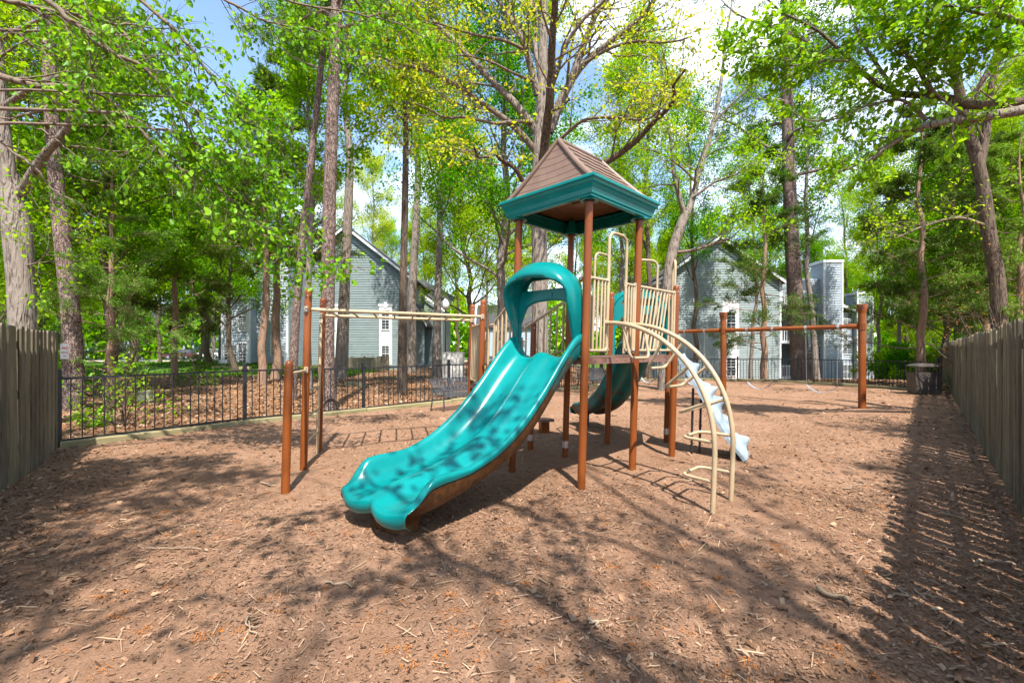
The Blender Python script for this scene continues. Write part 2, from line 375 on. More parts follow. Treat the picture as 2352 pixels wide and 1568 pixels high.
def leaf_bits(cx, cy, L, W, rng):
    n = len(cx); a = rng.uniform(0, 2 * np.pi, n); c = np.stack([cx, cy, gz(cx, cy) + .010 + rng.uniform(0, .014, n)], -1)
    t = np.stack([np.cos(a), np.sin(a), rng.normal(0, .25, n)], -1); s = np.stack([-np.sin(a), np.cos(a), rng.normal(0, .3, n)], -1)
    L = L[:, None] / 2; W = W[:, None] / 2; z = np.array([0, 0, 1.]); k = lambda lo, hi: rng.uniform(lo, hi, (n, 1))
    v = np.stack([c - t * L, c - t * L * k(.2, .5) + s * W * k(.5, 1.1) + z * W * k(-.2, .8), c + t * L * k(.1, .5) + s * W * k(.4, 1.1) + z * W * k(-.2, .9), c + t * L + z * L * k(-.2, .35),
                  c + t * L * k(.1, .5) - s * W * k(.4, 1.1) + z * W * k(-.2, .9), c - t * L * k(.2, .5) - s * W * k(.5, 1.1) + z * W * k(-.2, .8)], 1).reshape(-1, 3)
    b = np.arange(n)[:, None] * 6; return v, np.concatenate([b + np.array([[0, 1, 2, 3]]), b + np.array([[0, 3, 4, 5]])])
def chip_mat(name, cols, rough=.85):
    t = NT(name); g = t.n('ShaderNodeNewGeometry'); k = len(cols)
    c = t.ramp(g.outputs['Random Per Island'], [(i / (k - 1), q) for i, q in enumerate(cols)])
    return t.end(t.bsdf(c, rough, None, 0, .2))
M['chips'] = chip_mat('wood_chips', [(.04, .02, .011, 1), (.10, .052, .028, 1), (.19, .105, .06, 1), (.27, .16, .10, 1), (.22, .125, .075, 1), (.34, .22, .145, 1), (.08, .045, .027, 1)])
M['dead'] = chip_mat('dry_leaves', [(.07, .035, .018, 1), (.17, .085, .042, 1), (.25, .14, .078, 1), (.33, .21, .13, 1), (.15, .095, .06, 1), (.38, .26, .17, 1)])
M['needle'] = chip_mat('orange_catkins', [(.22, .075, .015, 1), (.38, .13, .02, 1), (.28, .10, .03, 1)])
def scatter_xy(n, y0, y1, spread, power, rng):
    y = y0 + (y1 - y0) * rng.random(n) ** power; x = rng.uniform(-spread, spread, n) * y
    return x, y
bits = []
for n, y0, y1, sp, l0 in ((150000, 1.7, 5.2, 1.25, .0125), (95000, 4.5, 10.5, 1.25, .018), (42000, 9, 21, 1.25, .03)):
    x, y = scatter_xy(n, y0, y1, sp, .75, rng); k = inside(YARD, x, y)
    clump = np.sin(1.3 * x + .4 * y) + np.sin(1.7 * y - .8 * x) + .8 * np.sin(3.1 * x + 2.3 * y)
    k &= rng.random(n) < .62 + .2 * clump + .35 * (x > .5 * y + .6) 
    x, y = x[k], y[k]; L = l0 * rng.lognormal(0, .55, len(x)); W = L * rng.uniform(.14, .5, len(x))
    bits.append(flat_bits(x, y, L, W, rng))
def joined(name, parts, mat, label, cat, kind='stuff'):
    V, F, n = [], [], 0
    for v, f in parts: V.append(v); F.append(f + n); n += len(v)
    o = link(bpy.data.objects.new(name, quad_mesh(name, np.vstack(V), np.vstack(F), mat))); return tag(o, label, cat, None, kind)
joined('wood_chips', bits, M['chips'], 'loose brown wood chips spread over the playground', 'wood chips')
# leaf litter drifted along the fences and lying under the trees outside
parts = []
x, y = scatter_xy(90000, 2.0, 30, 1.25, .8, rng)
ins = inside(YARD, x, y); dl = np.abs((x + 3.1) * .814 + (y - 1.45) * .581); dr = np.abs((x - 5.02) * .740 - (y - 4.46) * .672)
prob = np.where(ins, .010 + .95 * np.exp(-(dl / 1.0) ** 2) + .45 * np.exp(-(dr / 1.4) ** 2), .95)
prob *= np.where(y < 9, .75, 1)
k = rng.random(len(x)) < prob; k &= ~((y > 26) & (x < -9)); x, y = x[k], y[k]
L = rng.uniform(.045, .115, len(x)) * (1 + .018 * y); L *= np.where(inside(YARD, x, y), .55, 1)
parts.append(leaf_bits(x, y, L, L * rng.uniform(.3, .6, len(x)), rng))
joined('fallen_leaves', parts, M['dead'], 'dry brown leaves lying along the fences and under the trees', 'fallen leaves')
x = []; y = []
for i in range(420):
    yy = 1.9 + 7.5 * rng.random() ** 1.2; xx = rng.uniform(-1.1, 1.15) * yy + .25; m = int(rng.uniform(6, 38)); r_ = rng.uniform(.01, .045)
    x.append(xx + rng.normal(0, r_, m)); y.append(yy + rng.normal(0, r_, m))
x, y = np.concatenate(x), np.concatenate(y); k = inside(YARD, x, y); x, y = x[k], y[k]
joined('orange_catkins', [flat_bits(x, y, rng.uniform(.008, .02, len(x)), rng.uniform(.0025, .005, len(x)), rng, .5, .006)], M['needle'], 'small clumps of orange fallen catkins on the mulch', 'catkins')
# thin straw-coloured twiglets
x, y = scatter_xy(2600, 1.8, 11, 1.2, .8, rng); k = inside(YARD, x, y); x, y = x[k], y[k]
M['straw'] = chip_mat('straw_bits', [(.20, .13, .08, 1), (.45, .33, .22, 1), (.30, .2, .12, 1)])
joined('twig_litter', [flat_bits(x, y, rng.uniform(.05, .16, len(x)), rng.uniform(.003, .006, len(x)), rng, .15, .012)], M['straw'], 'thin pale twig bits scattered over the mulch', 'twigs')

def fallen_stick(u0, v0, u1, v1, r, label, bend=.02):
    a = np.array([(u0 - CU) / FPX * (FPX * EYE / (v0 - CV)), FPX * EYE / (v0 - CV), 0]); b = np.array([(u1 - CU) / FPX * (FPX * EYE / (v1 - CV)), FPX * EYE / (v1 - CV), 0])
    d = unit(b - a); s = np.array([-d[1], d[0], 0]); rr = np.random.default_rng(int(u0)); pts = []
    for t in np.linspace(0, 1, 7):
        q = a + (b - a) * t + s * rr.normal(0, bend); q[2] = float(gz(q[0], q[1])) + r + .012; pts.append(q)
    m = MB(); m.tube(catmull(pts, 14), np.linspace(r, r * .55, 14), 7)
    q = pts[3]; m.tube(np.array([q, q + d * .05 + s * .04 + [0, 0, .012]]), [r * .5, r * .25], 5)
    c = empty('fallen_stick', pts[0], label, 'stick', 'sticks lying on the mulch'); m.build('stick_wood', M['stick'], c, 60)
for a in ((1880, 1357, 1958, 1390, .016, 'thick pale stick lying across the mulch in the lower right'),
          (2228, 1300, 2322, 1302, .014, 'dark stick lying near the board fence at the right edge'),
          (2100, 1362, 2190, 1388, .006, 'thin grey stick right of the thick pale stick'),
          (2040, 1372, 2078, 1360, .010, 'short curved stick between two longer sticks on the right'),
          (746, 1335, 812, 1345, .008, 'short stick in front of the wide slide on the left'),
          (600, 1108, 634, 1112, .012, 'small stick beside the short brown post'),
          (1350, 1440, 1378, 1455, .011, 'short dark stick near the middle of the bottom edge'),
          (1568, 1110, 1640, 1100, .006, 'thin stick behind the foot of the arched climber'),
          (1940, 1120, 1995, 1108, .007, 'thin grey stick on the shaded leaves towards the bin'),
          (2160, 1180, 2230, 1200, .008, 'pale twig beside the foot of the right board fence'),
          (560, 1420, 585, 1475, .006, 'upright-lying twig in the lower left foreground'),
          (330, 1270, 470, 1262, .005, 'long thin twig on the leaves at the left')):
    fallen_stick(*a)

# ------------------------------------------------------------------ wooden board fences
def board_mesh(h, w, ear, name):
    m = MB(); th = .018
    o = [(-w / 2, 0), (w / 2, 0), (w / 2, h - ear), (w / 2 - ear * .8, h), (-w / 2 + ear * .8, h), (-w / 2, h - ear)]
    v = [(x, -th / 2, z) for x, z in o] + [(x, th / 2, z) for x, z in o]
    m.add(v, [(5, 4, 3, 2, 1, 0), (6, 7, 8, 9, 10, 11)] + [(i, (i + 1) % 6, 6 + (i + 1) % 6, 6 + i) for i in range(6)])
    return m.mesh(name, M['board'])
BOARDS = [board_mesh(1.85 + d, w, .03, 'board') for d, w in ((0, .14), (.002, .138), (-.003, .142), (.004, .139))]
def board_fence(p0, p1, face, label, pitch=.112, seed=1):
    """face: +1 when the playground lies to the left of p0->p1"""
    p0, p1 = np.array(p0, float), np.array(p1, float); L = np.linalg.norm(p1 - p0); d = (p1 - p0) / L; nrm = np.array([-d[1], d[0]]) * face
    root = empty('board_fence', (p0[0], p0[1], 0), label, 'fence', 'weathered board fences'); a = math.atan2(d[1], d[0]); r = random.Random(seed)
    for k in range(int(L / pitch)):
        s = (k + .5) * pitch; front = k % 2 == 0
        q = d * s + nrm * (.044 if front else -.044)
        o = bpy.data.objects.new('board', BOARDS[r.randrange(4)]); link(o, root)
        o.location = (q[0], q[1], float(gz(p0[0] + q[0], p0[1] + q[1])) - .02 + r.uniform(-.004, .004)); o.rotation_euler = (r.gauss(0, .006), r.gauss(0, .006), a + r.gauss(0, .02))
        o.scale = (r.uniform(.93, 1.03), r.uniform(.8, 1.25), r.uniform(.998, 1.002))
    for z in (.35, 1.0, 1.6):
        m = MB(); n = int(L / 2.4) + 1
        for i in range(n):
            s0, s1 = i * L / n, (i + 1) * L / n - .004; c = p0 + d * (s0 + s1) / 2
            m.box((c[0], c[1], z), (s1 - s0, .036, .09), (d[0], d[1], 0))
        m.build('rail', M['board'], root, None)
    for i in range(int(L / 2.4) + 1):
        c = p0 + d * i * 2.4 - nrm * .10; m = MB(); m.box((c[0], c[1], .86), (.09, .09, 1.86), (d[0], d[1], 0)); m.build('fence_post', M['board'], root, None)
    return root
fl = board_fence(WOOD_L[0], WOOD_L[1], -1, 'weathered grey-brown board fence at the left edge with a small sign', seed=3)
fr = board_fence(wood_r(-4.2), wood_r(26), 1, 'long weathered board fence running back along the right side', seed=5)

# small printed sign on the last board of the left fence
d = unit(np.array(WOOD_L[1]) - np.array(WOOD_L[0])); nrm = np.array([d[1], -d[0]])
sc_ = np.array(WOOD_L[1]) - d * .085 + nrm * .115; zc = 1.52
sg = empty('fence_sign', (sc_[0], sc_[1], zc), 'small white sign with red lettering on the left board fence', 'sign')
M['signw'] = pmat('white_sign_enamel', (.70, .70, .71, 1), (.80, .80, .80, 1), 20, .35, .03)
M['signr'] = pmat('red_sign_print', (.45, .03, .03, 1), (.55, .05, .05, 1), 20, .4, 0)
_a = math.atan2(nrm[1], nrm[0]) - .45; nrm = np.array([math.cos(_a), math.sin(_a)]); d = np.array([-nrm[1], nrm[0]])       # the plate is bent towards the yard
m = MB(); m.box((sc_[0], sc_[1], zc), (.17, .004, .24), (d[0], d[1], 0)); m.build('plate', M['signw'], sg, None)
def text(body, size, loc, rz, mat, parent, name='lettering', rx=90, ext=.001):
    c = bpy.data.curves.new(name, 'FONT'); c.body = body; c.size = size; c.align_x = 'CENTER'; c.align_y = 'CENTER'; c.extrude = ext
    tmp = bpy.data.objects.new(name, c); me = bpy.data.meshes.new_from_object(tmp); bpy.data.objects.remove(tmp)
    me.materials.clear(); me.materials.append(mat); o = bpy.data.objects.new(name, me); link(o, parent); o.location = loc; o.rotation_euler = (R(rx), 0, rz); return o
rz = math.atan2(d[1], d[0]) + 0.0
for b, s, dz in (('AMERI', .047, .05), ('FENCE CO', .028, -.02), ('•••• ••••', .022, -.072)):
    if '•' in b: b = 'CALL'
    text(b, s, (nrm[0] * .004, nrm[1] * .004, dz), math.atan2(nrm[0], -nrm[1]), M['signr'], sg)

# ------------------------------------------------------------------ black metal picket fence with timber edging
def picket_fence(pts, label, drop=True):
    root = empty('metal_fence', (pts[0][0], pts[0][1], 0), label, 'fence', 'black picket fences'); H = 1.2
    pk = MB(); pk.box((0, 0, .5), (.016, .016, 1.06)); pk = pk.mesh('picket', M['black'])
    pm = MB(); pm.box((0, 0, H / 2 - .05), (.064, .064, H + .13)); pm.box((0, 0, H + .022), (.074, .074, .018)); pm.add([(-.03, -.03, H + .031), (.03, -.03, H + .031), (.03, .03, H + .031), (-.03, .03, H + .031), (0, 0, H + .055)], [(0, 1, 4), (1, 2, 4), (2, 3, 4), (3, 0, 4)])
    for zz in (H - .08, .1): pm.box((0, 0, zz), (.09, .09, .03))
    pm = pm.mesh('fence_post', M['black'])
    o0 = OFF[root.name]
    for i, p in enumerate(pts):
        o = bpy.data.objects.new('fence_post', pm); link(o, root); o.location = (p[0] - o0[0], p[1] - o0[1], float(gz(*p)))
        q = pts[min(i + 1, len(pts) - 1)]; q0 = pts[max(i - 1, 0)]; o.rotation_euler = (0, 0, math.atan2(q[1] - q0[1], q[0] - q0[0]))
    for a, b in zip(pts[:-1], pts[1:]):
        a, b = np.array(a), np.array(b); L = np.linalg.norm(b - a); d = (b - a) / L; za, zb = float(gz(*a)), float(gz(*b))
        d3 = unit([d[0] * L, d[1] * L, zb - za])
        for z in (1.09, .10):
            m = MB(); c = (a + b) / 2; m.box((c[0], c[1], (za + zb) / 2 + z), (L - .066, .032, .036), d3); m.build('rail', M['black'], root, None)
        n = int(round(L / .137))
        for k in range(1, n):
            t = k / n; q = a + (b - a) * t; o = bpy.data.objects.new('picket', pk); link(o, root)
            o.location = (q[0] - o0[0], q[1] - o0[1], za + (zb - za) * t + .055); o.rotation_euler = (0, 0, math.atan2(d[1], d[0]))
    return root
picket_fence(FENCE_L, 'black metal picket fence running back from the left board fence behind the bench')
picket_fence(FENCE_R, 'black metal picket fence behind the swings ending at the bin')
def edging(pts, words):
    for i, (a, b) in enumerate(zip(pts[:-1], pts[1:])):
        a, b = np.array(a), np.array(b); d = unit(b - a); s = np.array([d[1], -d[0]]); L = np.linalg.norm(b - a)
        c = (a + b) / 2 + s * .10; z = float(gz(*c))
        m = MB(); y = np.array([0, 0, 0]); w, h, e = .062, .052, .016
        prof = [(-w, -h), (w, -h), (w, h - e), (w - e, h), (-w + e, h), (-w, h - e)]
        v = []
        for sgn in (-1, 1):
            for py, pz in prof: v.append((c[0] + d[0] * sgn * (L / 2 - .01) + s[0] * py, c[1] + d[1] * sgn * (L / 2 - .01) + s[1] * py, z + .05 + pz))
        m.add(v, [tuple(range(6))[::-1], tuple(range(6, 12))] + [(k, (k + 1) % 6, 6 + (k + 1) % 6, 6 + k) for k in range(6)])
        o = m.build('edging_timber', M['timber'], None, None); tag(o, words[min(i, len(words) - 1)], 'timber', 'timbers edging the mulch')
        rs = np.array([c[0], c[1], z]); o.data.transform(__import__('mathutils').Matrix.Translation(-Vector(rs))); o.data.transform(__import__('mathutils').Matrix.Rotation(-math.atan2(d[1], d[0]), 4, 'Z'))
        o.location = rs; o.rotation_euler = (0, 0, math.atan2(d[1], d[0]))
edging(FENCE_L, ['mossy edging timber nearest the left board fence', 'edging timber under the second picket panel from the left', 'edging timber under the third picket panel beside the bench', 'edging timber under the bench by the picket fence',
                 'edging timber hidden behind the slide, fifth from the left board fence', 'edging timber by the far strap bench, sixth from the left board fence', 'edging timber beyond the far strap bench, seventh from the left board fence', 'edging timber at the far picket corner, eighth from the left board fence'])
edging(FENCE_R, ['edging timber under the far picket fence below the grey rock climber', 'edging timber under the picket fence left of the big pine', 'edging timber under the picket fence below the right grey house', 'edging timber under the picket panel left of the bin', 'edging timber under the last picket panel behind the bin'])

# ------------------------------------------------------------------ play structure
LEAN = .028                                      # the whole frame stands a little out of plumb
P1, P2, P3, P4 = (.774, 5.09), (1.54, 5.83), (.77, 6.60), (0., 5.86)
PA, PC = (2.31, 6.585), (1.54, 7.37); PB = (2.59, 7.64); PE = (.285, 7.1)
M0, M1, M2, M3, M4 = (-2.48, 4.98), (-2.69, 5.87), (-2.95, 6.95), (-.52, 7.2), (-.77, 8.15)
DK = 1.46
ps = empty('play_structure', (.77, 5.85, 0), 'teal, tan and rust-brown playground structure with roofed tower and slides', 'playground')
def V3(p, z): return np.array([p[0], p[1], z])
def lerp(a, b, t): return (a[0] + (b[0] - a[0]) * t, a[1] + (b[1] - a[1]) * t)
def post(p, top, r=.0455, cap=True, collar=False, name='post'):
    z = [-.25, 0, top * .5, top - .05, top - .03, top - .012, top - .003, top] if cap else [-.25, 0, top * .5, top]
    rr = [r, r, r, r, r * .93, r * .7, r * .4, r * .02] if cap else [r] * 4
    m = MB(); m.tube([V3(p, q) for q in z], rr, 20, not cap)
    if cap: m.tube([V3(p, top - .075), V3(p, top - .068)], [r * 1.03] * 2, 20)
    o = m.build(name, M['post'], ps, 50, True)
    if collar:
        m = MB(); m.tube([V3(p, .13), V3(p, .23)], [r * 1.05] * 2, 20); m.build('collar', M['galv'], o, 50, True)
    b = MB(); b.tube([V3((p[0] + .01, p[1] - r * .96), top - .1), V3((p[0] + .01, p[1] - r * 1.1), top - .1)], .007, 8)
    if cap: b.build('rivet', M['rivet'], o, 40, True)
    return o
for p, top, cap, col in ((P1, 3.27, False, False), (P2, 3.27, False, False), (P3, 3.27, False, True), (P4, 3.27, False, False),
                         (PA, 2.48, True, False), (PB, 2.48, True, True), (PC, 2.48, True, False), (PE, 1.98, True, True),
                         (M0, 1.43, True, False), (M1, 2.34, True, False), (M2, 2.34, True, False), (M3, 2.34, True, False), (M4, 2.36, True, False)):
    post(p, top, cap=cap, collar=col)

# decks: steel trays with small holes along the skirt and in the top
def deck(poly, z, name='deck'):
    m = MB(); m.prism(poly, z - .012, z)
    n = len(poly); c = np.mean(np.array(poly), 0)
    o = m.build(name, M['deck'], ps, None, True)
    for i in range(n):
        a, b = np.array(poly[i]), np.array(poly[(i + 1) % n]); d = unit(b - a); L = np.linalg.norm(b - a); q = (a + b) / 2
        k = MB(); k.box((q[0], q[1], z - .047), (L - .01, .008, .066), (d[0], d[1], 0)); k.build('skirt', M['deck'], o, None, True)
        nn = np.array([d[1], -d[0]]); nn = nn if np.dot(nn, q - c) > 0 else -nn
        hb = MB()
        for t in (.18, .2, .38, .40, .6, .62, .8, .82):
            e = a + (b - a) * t + nn * .0035
            hb.tube([V3(e, z - .05), V3(e + nn * .0016, z - .05)], .007, 8)
        hb.build('skirt_holes', M['black'], o, None, True)
    hb = MB(); lo = np.min(poly, 0); hi = np.max(poly, 0)
    for x in np.arange(lo[0], hi[0], .055):
        for y in np.arange(lo[1], hi[1], .055):
            if inside(poly, np.array([x]), np.array([y]))[0]:
                hb.add([(x - .01, y - .01, z + .0012), (x + .01, y - .01, z + .0012), (x + .01, y + .01, z + .0012), (x - .01, y + .01, z + .0012)], [(0, 1, 2, 3)])
    tag(hb.build('deck_perforation', M['black'], o, None, True), kind='stuff')
def inset(poly, k):
    c = np.mean(np.array(poly), 0); return [tuple(c + (np.array(p) - c) * k) for p in poly]
deck(inset([P1, P2, P3, P4], .975), DK)
deck(inset([P2, PA, PC, P3], .975), DK)
deck(inset([PA, PB, PC], .955), DK)

# guard panels and entry hoops
def bolt_plate(parent, p, z, d):
    m = MB(); m.box(V3(p, z), (.05, .012, .075), (d[0], d[1], 0)); m.build('bracket', M['tan'], parent, None, True)
    e = (p[0] + .004, p[1] - .006); b = MB(); b.tube([V3(e, z + .018), V3((e[0] + .004, e[1] - .01), z + .018)], .009, 8); b.tube([V3(e, z - .018), V3((e[0] + .004, e[1] - .01), z - .018)], .009, 8)
    b.build('bolt', M['rivet'], parent, None, True)
def rail_panel(a, b, t0, t1, bars, z0=DK + .075, z1=2.36, slant=0.0, name='guard_panel'):
    d = unit(np.array(b) - np.array(a)); pa, pb = lerp(a, b, t0), lerp(a, b, t1)
    m = MB(); pm_ = lerp(a, b, (t0 + t1) / 2); m.tube(fillet([V3(pm_, z1), V3(pb, z1), V3(pb, z0), V3(pa, z0), V3(pa, z1), V3(pm_, z1)], .03, 5), .0185, 10)
    o = m.build(name, M['tan'], ps, 50, True)
    for t in bars:
        tb = t - slant if slant else t
        k = MB(); k.tube([V3(lerp(a, b, min(max(tb, t0 + .01), t1 - .01)), z0), V3(lerp(a, b, t), z1)], .0135, 8); k.build('bar', M['tan'], o, 50, True)
    for p, z in ((lerp(a, b, t0), z1), (lerp(a, b, t1), z1), (lerp(a, b, t0), z0), (lerp(a, b, t1), z0)): bolt_plate(o, p, z, d)
    return o
def hoop(a, b, t0, t1, top=2.95, z0=DK + .075, foot=.12, off=(0, 0)):
    a = (a[0] + off[0], a[1] + off[1]); b = (b[0] + off[0], b[1] + off[1])
    m = MB(); q = [V3(lerp(a, b, t0 - foot), z0), V3(lerp(a, b, t0), z0), V3(lerp(a, b, t0), top), V3(lerp(a, b, t1), top), V3(lerp(a, b, t1), z0), V3(lerp(a, b, t1 + foot), z0)]
    m.tube(fillet(q, .13, 8), .019, 12); return m.build('entry_hoop', M['tan'], ps, 60, True)
E_ = .045
rail_panel(P1, P2, E_, .39, (.13, .20, .27, .33)); hoop(P1, P2, .39, .744, 2.94)
rail_panel(P1, P2, .744, 1 - E_, (.81, .87, .92))
rail_panel(P2, PA, E_, 1 - E_, (.14, .23, .32, .41, .50, .59, .68, .76), slant=.17)
for t in (.80, .90): 
    k = MB(); k.tube([V3(lerp(P2, PA, t), DK + .075), V3(lerp(P2, PA, t), 2.36)], .0135, 8); k.build('bar', M['tan'], ps, 50, True)
rail_panel(P3, PC, E_, .55, (.12, .20, .28, .36, .44, .5), slant=-.14); hoop(P3, PC, .56, .93, 3.05)
hoop(PC, PB, .34, .70, 3.0, foot=.06, off=(.03, -.10)); hoop(PA, PB, .25, .62, 2.90)
rail_panel(PA, PB, .68, 1 - E_, (.76, .85))

# stair rails and lower platform on the far left side
nl = unit((-.7, .7)); S4 = (P4[0] + nl[0] * .06, P4[1] + nl[1] * .06)
LOWZ = .95
plat = [(-.52, 7.16), (.12, 7.26), (-.12, 8.3), (-.78, 8.15)]
deck(plat, LOWZ, 'lower_deck')
m = MB()
for i, (t, z) in enumerate(((.12, 1.29), (.45, 1.12))):
    q = np.array(lerp(P4, P3, .5)) + nl * (t + .12); e = np.array([.7, .7]); m = MB(); m.box((q[0], q[1], z), (.86, .26, .05), (e[0], e[1], 0)); m.build('stair_tread', M['deck'], ps, None, True)
def stair_rail(p0, p1, za, zb, lo0, lo1, n):
    m = MB(); m.tube(fillet([V3(p0, lo0), V3(p0, za), V3(p1, zb), V3(p1, lo1)], .05, 6), .019, 10); m.tube([V3(p0, lo0 + .03), V3(p1, lo1 + .03)], .017, 10)
    o = m.build('stair_rail', M['tan'], ps, 60, True)
    for t in np.linspace(0, 1, n + 2)[1:-1]:
        p = lerp(p0, p1, t); k = MB(); k.tube([V3(p, lo0 + (lo1 - lo0) * t + .03), V3(p, za + (zb - za) * t)], .0135, 8); k.build('bar', M['tan'], o, 50, True)
stair_rail((-.30, 6.45), (-.02, 6.0), 1.93, 2.25, 1.2, 1.5, 4)
stair_rail((.085, 7.25), (.70, 6.68), 1.83, 2.25, 1.25, 1.5, 6)
rail_panel(M3, M4, .06, .94, (.2, .35, .5, .65, .8), LOWZ + .07, 1.95)
rail_panel((.12, 7.26), (-.12, 8.3), .02, .98, (.2, .4, .6, .8), LOWZ + .07, 1.7)
sp = (-.13, 7.0); m = MB(); m.tube(fillet([V3((-.42, 7.25), 1.02), V3((-.42, 7.25), 1.93), V3((-.3, 7.0), 1.93), V3((-.3, 7.0), 1.02)], .09, 8), .019, 10); m.build('guard_loop', M['tan'], ps, 60, True)

# overhead ladder, its end ladder and the chin-up bar
bz = 2.065
oh = MB(); oh.tube([V3(M1, bz), V3(M3, bz)], .024, 14); oh.tube([V3(M2, bz), V3(M4, bz)], .024, 14); oh = oh.build('overhead_ladder', M['tan'], ps, 50, True)
for t in np.linspace(.1, .9, 8):
    k = MB(); k.tube([V3(lerp(M1, M3, t), bz - .01), V3(lerp(M2, M4, t), bz - .01)], .014, 10); k.build('rung', M['tan'], oh, 50, True)
for p in (M1, M2, M3, M4): bolt_plate(oh, (p[0] + .0, p[1] - .05), bz, (1, 0))
LR = lerp(M2, M1, .10)
el = MB(); el.tube(fillet([V3(M2, 1.98), V3(LR, 1.98), V3(LR, -.15)], .06, 6), .02, 12); el = el.build('end_ladder', M['tan'], ps, 50, True)
for z in (.32, .66, 1.0, 1.32):
    k = MB(); k.tube([V3(LR, z), V3(M1, z)], .014, 10); k.build('rung', M['tan'], el, 50, True)
bolt_plate(el, (M2[0], M2[1] - .05), 1.98, (1, 0))
cb = MB(); cb.tube([V3(M0, 1.28), V3(M1, 1.28)], .016, 12); cb = cb.build('chin_up_bar', M['tan'], ps, 50, True)
bolt_plate(cb, (M1[0] + .02, M1[1] - .05), 1.29, (1, 0)); bolt_plate(cb, (M0[0], M0[1] + .05), 1.29, (1, 0))

# arched climber
nout = unit((.69, -.725)); tq = lerp(P1, P2, .36), lerp(P1, P2, .80)
ends = (np.array((1.905, 4.31)), np.array((2.245, 4.655)))
def arch_pt(k, a):       # a 0..1 along the arch, 0 at the tower
    st = np.array(tq[k]); en = ends[k]
    if a > .78:
        s = (a - .78) / .22; return V3(en + (st - en) * .0 - unit(en - st) * (.012 * s * s), .52 * (1 - s) - .2 * s)
    th = a / .78 * math.pi / 2; return V3(st + (en - st) * math.sin(th), .52 + 1.34 * math.cos(th) ** .92)
ac = MB()
for k in (0, 1): ac.tube([arch_pt(k, a) for a in np.linspace(0, 1, 48)], .0245, 14)
ac = ac.build('arch_climber', M['tan'], ps, 60, True)
for a, dep in ((.09, .40), (.30, .36), (.45, .36), (.60, .34), (.735, .34), (.85, .34)):
    A, B = arch_pt(0, a), arch_pt(1, a); c = (A + B) / 2
    cen = np.array([*((np.array(tq[0]) + np.array(tq[1])) / 2), .52]) if a < .7 else np.array([*((np.array(tq[0]) + np.array(tq[1])) / 2), c[2]])
    dv = unit(cen - c)
    if a < .15: dv = unit(np.array([0, 0, -1]) + .25 * V3(nout, 0))
    k = MB(); q = [A, A + dv * dep + (B - A) * .06, B + dv * dep - (B - A) * .06, B]; k.tube(fillet(q, .075, 7), .0165, 10); k.build('foothold', M['tan'], ac, 60, True)
for k in (0, 1): bolt_plate(ac, tq[k], 1.86, (.69, .72))

